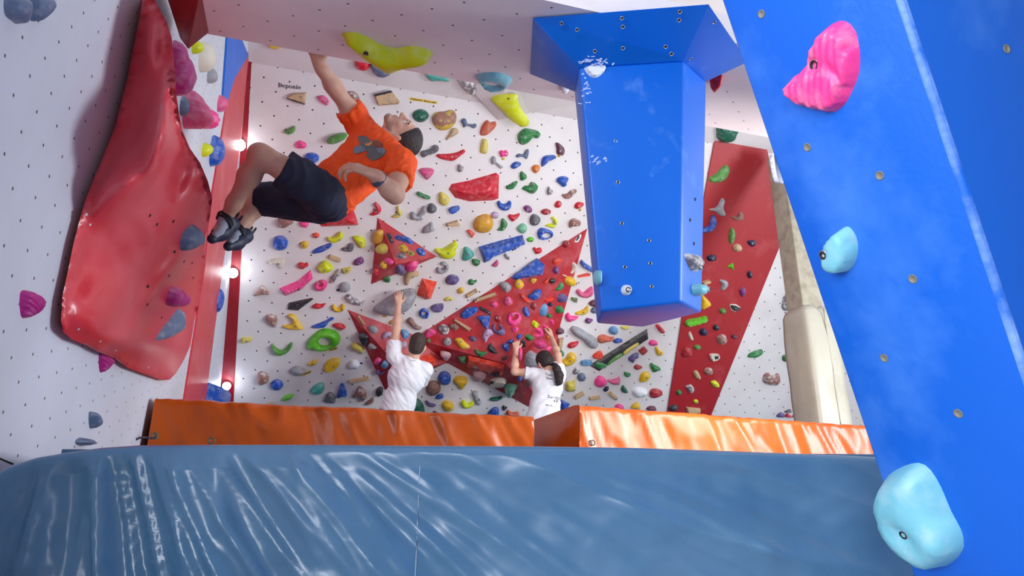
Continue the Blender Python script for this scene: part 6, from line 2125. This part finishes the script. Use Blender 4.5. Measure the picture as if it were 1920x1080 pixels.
# ------------------------------------------------------------------ the climber swinging under the roof lip
def climber():
    sh_r, sh_l = at(678, 238, 3.90), at(752, 306, 3.70)
    el_r, wr_r = at(632, 172, 3.76), at(598, 121, 3.62)
    el_l, wr_l = at(741, 366, 3.50), at(702, 328, 3.40)
    neck_b = at(728, 268, 3.86)
    hip_l, hip_r = at(608, 362, 3.66), at(600, 382, 3.86)
    kn_l, an_l = at(489, 291, 3.50), at(424, 408, 3.66)
    kn_r, an_r = at(486, 372, 3.92), at(447, 432, 3.82)
    pel = (hip_l + hip_r) / 2 + (neck_b - (hip_l + hip_r) / 2).normalized() * 0.03
    tdir = (neck_b - pel).normalized()
    side = ((sh_l - sh_r) - tdir * (sh_l - sh_r).dot(tdir)).normalized()
    front = side.cross(tdir).normalized()
    if front.dot(CAM - pel) < 0: front = -front
    A = (side, front, tdir)
    L_t = (neck_b - pel).length
    waist = pel + tdir * (L_t * 0.36); chest = pel + tdir * (L_t * 0.72)
    t = empty('person', pel)
    tag(t, 'person in orange T-shirt and navy shorts swinging from the ceiling lip by one arm', 'person', kind='thing')
    B = Blob()
    B.ell(pel, (.155, .105, .12), A, .05); B.ell(waist, (.138, .098, .13), A, .06); B.ell(chest, (.165, .110, .165), A, .06)
    B.cone(sh_r, sh_l, .056, .056, .06); B.cone(chest + tdir * .08, neck_b + tdir * .03, .08, .055, .05)
    # raised right arm
    B.chain([sh_r, sh_r.lerp(el_r, .45), el_r], [.056, .053, .040], .03)
    B.chain([el_r, el_r.lerp(wr_r, .28), el_r.lerp(wr_r, .8), wr_r], [.040, .044, .031, .028], .03)
    hd = (wr_r - el_r).normalized() * .5 + UP * .6 + AWAY * .15
    add_hand(B, wr_r, hd, -AWAY, (55, 45, 25), 1.0, 1, 4)
    # bent left arm across the chest
    B.chain([sh_l, sh_l.lerp(el_l, .5), el_l], [.058, .054, .043], .03)
    B.chain([el_l, el_l.lerp(wr_l, .3), el_l.lerp(wr_l, .8), wr_l], [.042, .046, .033, .029], .03)
    hl = at(652, 308, 3.40) - wr_l
    add_hand(B, wr_l, hl, at(690, 350, 3.45) - at(690, 300, 3.40) + front * -.02, (20, 30, 20), 1.15, -1, 8)
    # legs
    B.chain([hip_l, hip_l.lerp(kn_l, .45), kn_l], [.088, .076, .054], .04)
    B.chain([kn_l, kn_l.lerp(an_l, .32), kn_l.lerp(an_l, .75), an_l], [.052, .054, .037, .033], .04)
    B.chain([hip_r, hip_r.lerp(kn_r, .45), kn_r], [.088, .076, .054], .04)
    B.chain([kn_r, kn_r.lerp(an_r, .32), kn_r.lerp(an_r, .75), an_r], [.052, .054, .037, .033], .04)
    B.ell(kn_l + (kn_l - hip_l).normalized() * .02, (.04, .04, .04), None, .03)
    toe_l, toe_r = at(398, 448, 3.60), at(428, 462, 3.72)
    B.cone(an_l, an_l.lerp(toe_l, .6), .032, .026, .02); B.cone(an_r, an_r.lerp(toe_r, .6), .032, .026, .02)
    # neck and head, thrown back to look up at the roof
    hc = at(753, 254, 3.86)
    sx = (at(800, 270, 3.86) - at(753, 254, 3.86)).normalized()      # chin to crown
    fw = (at(770, 206, 3.84) - at(753, 254, 3.86)).normalized()       # the way the face points
    fw = (fw + (CAM - hc).normalized() * 0.10).normalized()
    nk = hc - sx * .085 - fw * .03
    B.cone(neck_b, nk + sx * .03, .060, .054, .03)
    P, HA = add_head(B, hc, sx, fw, 0.98)
    body = blob_mesh('body', B, .0045, m_skin, t, 2)
    # hair, short
    Hh = Blob()
    Hh.ell(P(0, -.018, .036), (.0785, .100, .091), HA, .02)
    Hh.ell(P(0, -.050, -.03), (.070, .062, .070), HA, .03)
    Hh.cut(P(0, .052, .03), HA[1] * .95 - HA[2] * .38)
    Hh.cut(P(0, -.022, -.026), HA[1] * .74 - HA[2] * .67)
    blob_mesh('hair', Hh, .005, m_hair, t, 1, wrinkle(.002, 60, HA[2], 3.0))
    for sxx in (-1, 1):
        eb = Blob(); eb.ell(P(sxx * .033, .0755, .004), (.0118, .0118, .0118), HA, .003)
        blob_mesh('eye', eb, .003, paint('eye_white', rgb(230, 226, 224), rough=0.2), t, 0)
        br = Blob(); br.cone(P(sxx * .014, .091, .028), P(sxx * .052, .076, .030), .0052, .004, .003)
        blob_mesh('eyebrow', br, .0025, m_hair, t, 0)
    # stubble along the jaw and chin
    Bd = Blob()
    for sx2 in (-1, 1):
        Bd.cone(P(sx2 * .056, -.006, -.056), P(sx2 * .022, .067, -.099), .0248, .0200, .02)
        Bd.cone(P(sx2 * .056, -.006, -.030), P(sx2 * .050, .030, -.060), .0225, .022, .02)
    Bd.ell(P(0, .0745, -.100), (.0248, .0208, .0190), HA, .02)
    Bd.cut(P(0, .06, -.052), HA[2] + HA[1] * .2)
    blob_mesh('beard', Bd, .004, m_stubble, t, 1)
    # T-shirt
    T = Blob()
    up_r, up_l = sh_r.lerp(el_r, .52), sh_l.lerp(el_l, .55)
    T.ell(pel + tdir * .05, (.170, .118, .12), A, .05); T.ell(waist, (.160, .112, .15), A, .06); T.ell(chest, (.182, .124, .175), A, .06)
    T.cone(sh_r, sh_l, .066, .068, .06)
    T.cone(chest + tdir * .10, neck_b + tdir * .035, .100, .070, .04)
    T.cut(neck_b + tdir * .020, tdir * .98 + front * .12)
    T.cut(pel - tdir * .045, -tdir)
    T.cone(sh_r, up_r, .068, .078, .04, None, True); T.cone(sh_l, up_l, .072, .080, .04, None, True)
    tee = blob_mesh('t_shirt', T, .0055, m_tee_o, t, 2, wrinkle(.009, 13, tdir * .5 + side, 4.0, .004, 26))
    poly = lambda pts: [(620 + x / 5.4, 190 + y / 5.4) for x, y in pts]
    printed(tee, 'shirt_print', [
        (poly([(270, 360), (320, 345), (380, 360), (400, 400), (470, 385), (530, 430), (520, 465), (560, 490), (545, 540), (500, 575), (415, 605), (365, 560), (360, 540), (375, 510), (330, 500), (310, 520), (240, 530), (225, 490), (250, 455), (300, 440)]), m_print_a),
        (poly([(228, 492), (255, 455), (310, 445), (345, 470), (350, 500), (310, 518), (242, 530)]), m_print_b),
        (poly([(455, 475), (520, 468), (555, 492), (540, 530), (490, 520)]), m_print_b),
        (poly([(430, 405), (470, 390), (525, 430), (515, 462), (450, 470)]), m_print_c),
        (poly([(345, 430), (400, 415), (430, 400), (415, 430), (395, 448), (350, 445)]), m_print_d)], tee, .007)
    # shorts
    Sh = Blob()
    Sh.ell(pel - tdir * .01, (.172, .122, .125), A, .05)
    hem_l, hem_r = hip_l.lerp(kn_l, .66), hip_r.lerp(kn_r, .96)
    Sh.cone(hip_l, hem_l, .108, .098, .04, None, True); Sh.cone(hip_r, hem_r, .108, .092, .04, None, True)
    Sh.cut(pel + tdir * .075, tdir)
    blob_mesh('shorts', Sh, .0055, m_shorts, t, 2, wrinkle(.009, 8, kn_l - hip_l + side * .3, 8.0, .004, 20))
    # watch
    wd = (el_l - wr_l).normalized()
    W = Blob(); wp = wr_l + wd * .03
    W.cone(wp - wd * .011, wp + wd * .011, .043, .045, .005)
    W.cut(wp - wd * .013, -wd); W.cut(wp + wd * .013, wd)
    blob_mesh('watch', W, .003, m_watch, t, 1)
    # climbing shoes: rubber sole and rand, suede upper, straps and pull loops
    def shoe(an, kn, toe, heel, opposite):
        up = (kn - an).normalized(); fd = (toe - heel).normalized()
        dn = (fd.cross(up)).cross(fd).normalized() * -1
        Bs = Blob()
        mid = heel.lerp(toe, .5)
        Bs.cone(heel + up * .012, mid, .036, .040, .02); Bs.cone(mid, toe, .042, .026, .03)
        Bs.cone(heel + up * .015, an + up * .012, .036, .040, .03)
        sh = blob_mesh('shoe', Bs, .0045, m_shoe_d, t, 2)
        U2 = Blob()
        tp = heel.lerp(toe, .62) - dn * .018
        U2.cone(an + up * .002 - dn * .006, tp, .040, .030, .02); U2.cone(tp, tp + fd * .03, .030, .022, .01)
        blob_mesh('upper', U2, .0045, m_shoe_g, sh, 2)
        for f_ in (.18, .38):
            c_ = an.lerp(tp, f_) - dn * .006
            sv_, sf_ = [], []
            side_ = fd.cross(dn).normalized()
            q = [c_ + (side_ * math.cos(a) - dn * math.sin(a)) * (.0455 - .008 * f_) for a in [math.pi * k / 12 for k in range(-1, 14)]]
            sv_, sf_ = tube(q, .0085, 8)
            mesh('strap', sv_, sf_, m_shoe_k, sh, smooth=True)
        for o_ in (-1, 1):
            side_ = fd.cross(dn).normalized()
            c_ = heel + up * .035 - fd * .03 + side_ * (o_ * .012)
            q = [c_ + (up * math.sin(a) * .022 - fd * (.012 - math.cos(a) * .012)) for a in [2 * math.pi * k / 14 for k in range(15)]]
            sv_, sf_ = tube(q, .0035, 6)
            mesh('pull_loop', sv_, sf_, m_shoe_k, sh, smooth=True)
        return sh
    shoe(an_l, kn_l, toe_l, at(432, 424, 3.70), 1)
    shoe(an_r, kn_r, toe_r, at(458, 446, 3.84), -1)
    return t
climber()

# ------------------------------------------------------------------ the two people working on the back wall
def man_white():
    d = 6.95
    sh_l, sh_r = at(738, 668, d - .02), at(797, 694, d + .02)
    hand_s = BACK.hit(747, 550, .17)
    hd_d = (hand_s - CAM).y * math.cos(PITCH) + (hand_s - CAM).z * math.sin(PITCH)
    wr_l = at(747, 571, hd_d - .03); el_l = at(743, 616, (hd_d + d) / 2 - .05)
    neck_b = at(773, 675, d - .01)
    pel = at(737, 789, d - .08)
    el_r, wr_r = at(784, 722, d + .26), at(756, 734, d + .50)
    tdir = (neck_b - pel).normalized()
    side = ((sh_r - sh_l) - tdir * (sh_r - sh_l).dot(tdir)).normalized()
    front = tdir.cross(side).normalized()
    if front.dot(CAM - pel) > 0: front = -front
    A = (side, front, tdir)
    L_t = (neck_b - pel).length
    waist = pel + tdir * (L_t * .34); chest = pel + tdir * (L_t * .70)
    feet_z = DECK + .035
    hl, hr = pel - side * .09 - tdir * .03, pel + side * .09 - tdir * .03
    f_l = Vector((hl.x - .12, hl.y + .25, feet_z + .05)); f_r = Vector((hr.x + .05, hr.y - .02, feet_z + .05))
    k_l = hl.lerp(f_l, .5) + AWAY * .03; k_r = hr.lerp(f_r, .5) + AWAY * .05
    t = empty('person', (pel.x, pel.y, DECK))
    tag(t, 'person in a white T-shirt seen from behind, one arm stretched up to the grey sloper', 'person', kind='thing')
    B = Blob()
    B.ell(pel, (.16, .115, .12), A, .05); B.ell(waist, (.142, .10, .13), A, .06); B.ell(chest, (.172, .115, .165), A, .06)
    B.cone(sh_l, sh_r, .056, .056, .06); B.cone(chest + tdir * .08, neck_b + tdir * .02, .085, .058, .05)
    B.chain([sh_l, sh_l.lerp(el_l, .5), el_l], [.056, .050, .040], .03)
    B.chain([el_l, el_l.lerp(wr_l, .3), wr_l], [.041, .043, .028], .03)
    add_hand(B, wr_l, hand_s - wr_l + UP * .02, -BACK.n, (25, 40, 25), 1.05, -1, 6, 25, (0, 4, 8, 14), 1.15)
    B.chain([sh_r, sh_r.lerp(el_r, .5), el_r], [.056, .050, .040], .03); B.chain([el_r, el_r.lerp(wr_r, .3), wr_r], [.041, .042, .028], .03)
    add_hand(B, wr_r, wr_r - el_r, UP * -.3 + AWAY, (35, 45, 25), 1.0, -1)
    for h_, k_, f_ in ((hl, k_l, f_l), (hr, k_r, f_r)):
        B.chain([h_, h_.lerp(k_, .5), k_], [.088, .074, .054], .04); B.chain([k_, k_.lerp(f_, .3), f_], [.052, .054, .036], .04)
        B.cone(f_, f_ + AWAY * .12 - UP * .04, .034, .03, .02)
    hc = at(782, 647, d + .02)
    up = (at(789, 628, d) - at(777, 672, d - .02)).normalized()
    fw = (AWAY * .85 + ACROSS * .22 + UP * .35).normalized()
    B.cone(neck_b, hc - up * .06 - fw * .02, .060, .055, .03)
    P, HA = add_head(B, hc, up, fw, 1.0)
    blob_mesh('body', B, .0055, m_skin_w, t, 2)
    Hh = Blob(); Hh.ell(P(0, -.018, .038), (.083, .102, .093), HA, .02); Hh.ell(P(0, -.045, -.028), (.074, .068, .078), HA, .03)
    Hh.cut(P(0, .05, .03), HA[1] * .95 - HA[2] * .38); Hh.cut(P(0, -.02, -.045), HA[1] * .62 - HA[2] * .8)
    blob_mesh('hair', Hh, .005, m_hair_b, t, 1, wrinkle(.003, 50, HA[2], 3.0))
    T = Blob()
    T.ell(pel + tdir * .09, (.172, .125, .12), A, .05); T.ell(waist, (.166, .122, .15), A, .06); T.ell(chest, (.188, .130, .175), A, .06)
    T.cone(sh_l, sh_r, .068, .070, .06); T.cone(chest + tdir * .10, neck_b + tdir * .01, .10, .070, .04)
    T.cut(neck_b + tdir * .022, tdir); T.cut(pel + tdir * .10, -tdir + side * .10)
    T.cone(sh_l, sh_l.lerp(el_l, .50), .070, .080, .04, None, True); T.cone(sh_r, sh_r.lerp(el_r, .72), .070, .080, .04, None, True)
    tee = blob_mesh('t_shirt', T, .006, m_tee_w, t, 2, wrinkle(.007, 7, tdir + side * .8, 14.0, .004, 15))
    v, f = text_mesh('Vertical', 1.0, 0.01)
    v = [(769.5 + p[0] * 3.1, 676.2 - p[1] * 2.6 + p[0] * .35) for p in v]
    vs = conform(tee, v, .003)
    # small dark maker's mark at the nape
    mesh('neck_print', vs, f, m_print_b, tee)
    Pn = Blob(); Pn.ell(pel + tdir * .03, (.172, .125, .15), A, .05)
    for h_, k_, f_ in ((hl, k_l, f_l), (hr, k_r, f_r)):
        Pn.chain([h_, k_, f_ + UP * .06], [.102, .075, .062], .04)
    Pn.cut(pel + tdir * .15, tdir); Pn.cut(Vector((pel.x, pel.y, feet_z + .07)), -UP)
    blob_mesh('trousers', Pn, .008, m_pants, t, 2, wrinkle(.005, 8, UP, 5.0))
    for f_ in (f_l, f_r):
        s_ = Blob(); s_.cone(f_ - UP * .02 - AWAY * .05, f_ + AWAY * .16 - UP * .05, .045, .034, .02); s_.cone(f_ - UP * .01, f_ + UP * .02, .045, .042, .02)
        s_.cut(Vector((0, 0, DECK + .001)), -UP)
        blob_mesh('shoe', s_, .008, m_shoe_d, t, 1)
    return t

def woman_white():
    hL = S['x'].hit(967, 638, .05); hR = S['y'].hit(1031, 616, .05)
    dep = lambda p: (p - CAM).y * math.cos(PITCH) + (p - CAM).z * math.sin(PITCH)
    dl, dr_ = dep(hL), dep(hR)
    d = min(dl, dr_) - .33
    sh_l, sh_r = at(1004, 702, d), at(1049, 704, d + .04)
    el_l, wr_l = at(965, 697, d + .02), at(967, 655, dl - .09)
    el_r, wr_r = at(1046, 666, d + .20), at(1034, 632, dr_ - .07)
    neck_b = at(1030, 697, d)
    pel = at(1018, 792, d - .10)
    tdir = (neck_b - pel).normalized()
    side = ((sh_r - sh_l) - tdir * (sh_r - sh_l).dot(tdir)).normalized()
    front = tdir.cross(side).normalized()
    if front.dot(CAM - pel) > 0: front = -front
    A = (side, front, tdir)
    L_t = (neck_b - pel).length
    waist = pel + tdir * (L_t * .36); chest = pel + tdir * (L_t * .72)
    feet_z = DECK + .035
    hl, hr = pel - side * .08 - tdir * .02, pel + side * .08 - tdir * .02
    f_l = Vector((hl.x - .10, hl.y + .10, feet_z + .05)); f_r = Vector((hr.x + .08, hr.y + .02, feet_z + .05))
    k_l = hl.lerp(f_l, .5) + AWAY * .04; k_r = hr.lerp(f_r, .5) + AWAY * .04
    t = empty('person', (pel.x, pel.y, DECK))
    tag(t, 'person with a dark ponytail in a printed white T-shirt, both hands on the red star', 'person', kind='thing')
    B = Blob()
    B.ell(pel, (.155, .11, .12), A, .05); B.ell(waist, (.118, .088, .12), A, .06); B.ell(chest, (.145, .10, .15), A, .06)
    B.cone(sh_l, sh_r, .046, .046, .06); B.cone(chest + tdir * .08, neck_b + tdir * .02, .07, .048, .05)
    B.chain([sh_l, sh_l.lerp(el_l, .5), el_l], [.048, .043, .036], .03); B.chain([el_l, el_l.lerp(wr_l, .3), wr_l], [.036, .038, .025], .03)
    B.chain([sh_r, sh_r.lerp(el_r, .5), el_r], [.048, .043, .036], .03); B.chain([el_r, el_r.lerp(wr_r, .3), wr_r], [.036, .038, .025], .03)
    add_hand(B, wr_l, (hL - wr_l) + UP * .03, -S['x'].n, (35, 45, 25), .98, -1, 5, 25, (0, 4, 8, 14), 1.15)
    add_hand(B, wr_r, (hR - wr_r) + UP * .03, -S['y'].n, (35, 45, 25), .98, 1, 5, 25, (0, 4, 8, 14), 1.15)
    for h_, k_, f_ in ((hl, k_l, f_l), (hr, k_r, f_r)):
        B.chain([h_, h_.lerp(k_, .5), k_], [.085, .070, .050], .04); B.chain([k_, k_.lerp(f_, .3), f_], [.048, .050, .033], .04)
        B.cone(f_, f_ + AWAY * .11 - UP * .04, .032, .028, .02)
    hc = at(1021, 680, d + .10)
    up = (at(1014, 660, d + .06) - at(1028, 697, d)).normalized()
    fw = (AWAY * .8 - ACROSS * .35 + UP * .25).normalized()
    B.cone(neck_b, hc - up * .06 - fw * .02, .050, .046, .03)
    P, HA = add_head(B, hc, up, fw, .96)
    blob_mesh('body', B, .0055, m_skin_w, t, 2)
    Hh = Blob(); Hh.ell(P(0, -.018, .036), (.085, .104, .093), HA, .02); Hh.ell(P(0, -.04, -.02), (.078, .072, .075), HA, .03)
    Hh.cut(P(0, .055, .03), HA[1] * .95 - HA[2] * .38)
    tie = at(1040, 683, dep(hc) - .10)
    Hh.cone(P(0.01, -.085, .0), tie, .05, .022, .03)
    hair = blob_mesh('hair', Hh, .005, m_hair, t, 1, wrinkle(.003, 40, HA[1], 3.0))
    Pt = Blob()
    Pt.chain([tie, at(1044, 692, d - .13), at(1048, 704, d - .16), at(1048, 715, d - .165), at(1045, 721, d - .16)], [.020, .036, .042, .034, .012], .02)
    blob_mesh('ponytail', Pt, .005, m_hair, hair, 1, wrinkle(.007, 26, UP, 6.0))
    td = (at(1044, 692, d - .13) - tie).normalized()
    a_ = td.cross(UP).normalized(); b_ = td.cross(a_)
    sv, sf = tube([tie + td * .004 + (a_ * math.cos(w) + b_ * math.sin(w)) * .026 for w in [2 * math.pi * k / 18 for k in range(19)]], .006, 8)
    mesh('hair_tie', sv, sf, HM['white'], hair, smooth=True)
    T = Blob()
    T.ell(pel + tdir * .02, (.184, .137, .17), A, .06); T.ell(waist, (.158, .118, .15), A, .07); T.ell(chest, (.164, .120, .16), A, .06)
    T.cone(sh_l, sh_r, .058, .060, .06); T.cone(chest + tdir * .09, neck_b + tdir * .008, .085, .062, .04)
    T.cut(neck_b + tdir * .018, tdir - front * .25); T.cut(pel - tdir * .08, -tdir)
    T.cone(sh_l, sh_l.lerp(el_l, .48), .060, .066, .04, None, True); T.cone(sh_r, sh_r.lerp(el_r, .45), .060, .064, .04, None, True)
    tee = blob_mesh('t_shirt', T, .006, m_tee_w, t, 2, wrinkle(.007, 6.5, tdir * .9 - side, 21.0, .004, 15))
    def words(body, x, y, sz, slope, mat, bold=.02):
        v, f = text_mesh(body, 1.0, bold)
        px = [(x + p[0] * sz, y - p[1] * sz * 1.15 + p[0] * sz * slope) for p in v]
        vs = conform(tee, px, .004)
        if vs: mesh('shirt_print', vs, f, mat, tee)
    words('Your Be', 1021.8, 703.2, 7.0, .20, m_ink, .0)
    words('been', 1024.5, 710.2, 6.4, .22, m_ink, .0)
    words('Zuri 202', 1026.8, 745.4, 6.4, .22, m_ink, .0)
    words('- - -', 1026, 750.5, 4.0, .15, m_print_b)
    words('+ Y', 1038, 754.0, 5.5, .15, m_ink, .05)
    words('==  =-  -', 1023, 761, 5.2, .16, m_print_a, .03)
    Pn = Blob(); Pn.ell(pel, (.165, .118, .125), A, .05)
    for h_, k_, f_ in ((hl, k_l, f_l), (hr, k_r, f_r)):
        Pn.chain([h_, k_, f_ + UP * .06], [.098, .068, .052], .04)
    Pn.cut(pel + tdir * .10, tdir); Pn.cut(Vector((pel.x, pel.y, feet_z + .07)), -UP)
    blob_mesh('trousers', Pn, .008, m_pants, t, 2, wrinkle(.005, 8, UP, 5.0))
    for f_ in (f_l, f_r):
        s_ = Blob(); s_.cone(f_ - UP * .02 - AWAY * .05, f_ + AWAY * .15 - UP * .05, .043, .032, .02); s_.cone(f_ - UP * .01, f_ + UP * .02, .043, .040, .02)
        s_.cut(Vector((0, 0, DECK + .001)), -UP)
        blob_mesh('shoe', s_, .008, m_shoe_d, t, 1)
    return t
man_white()
woman_white()
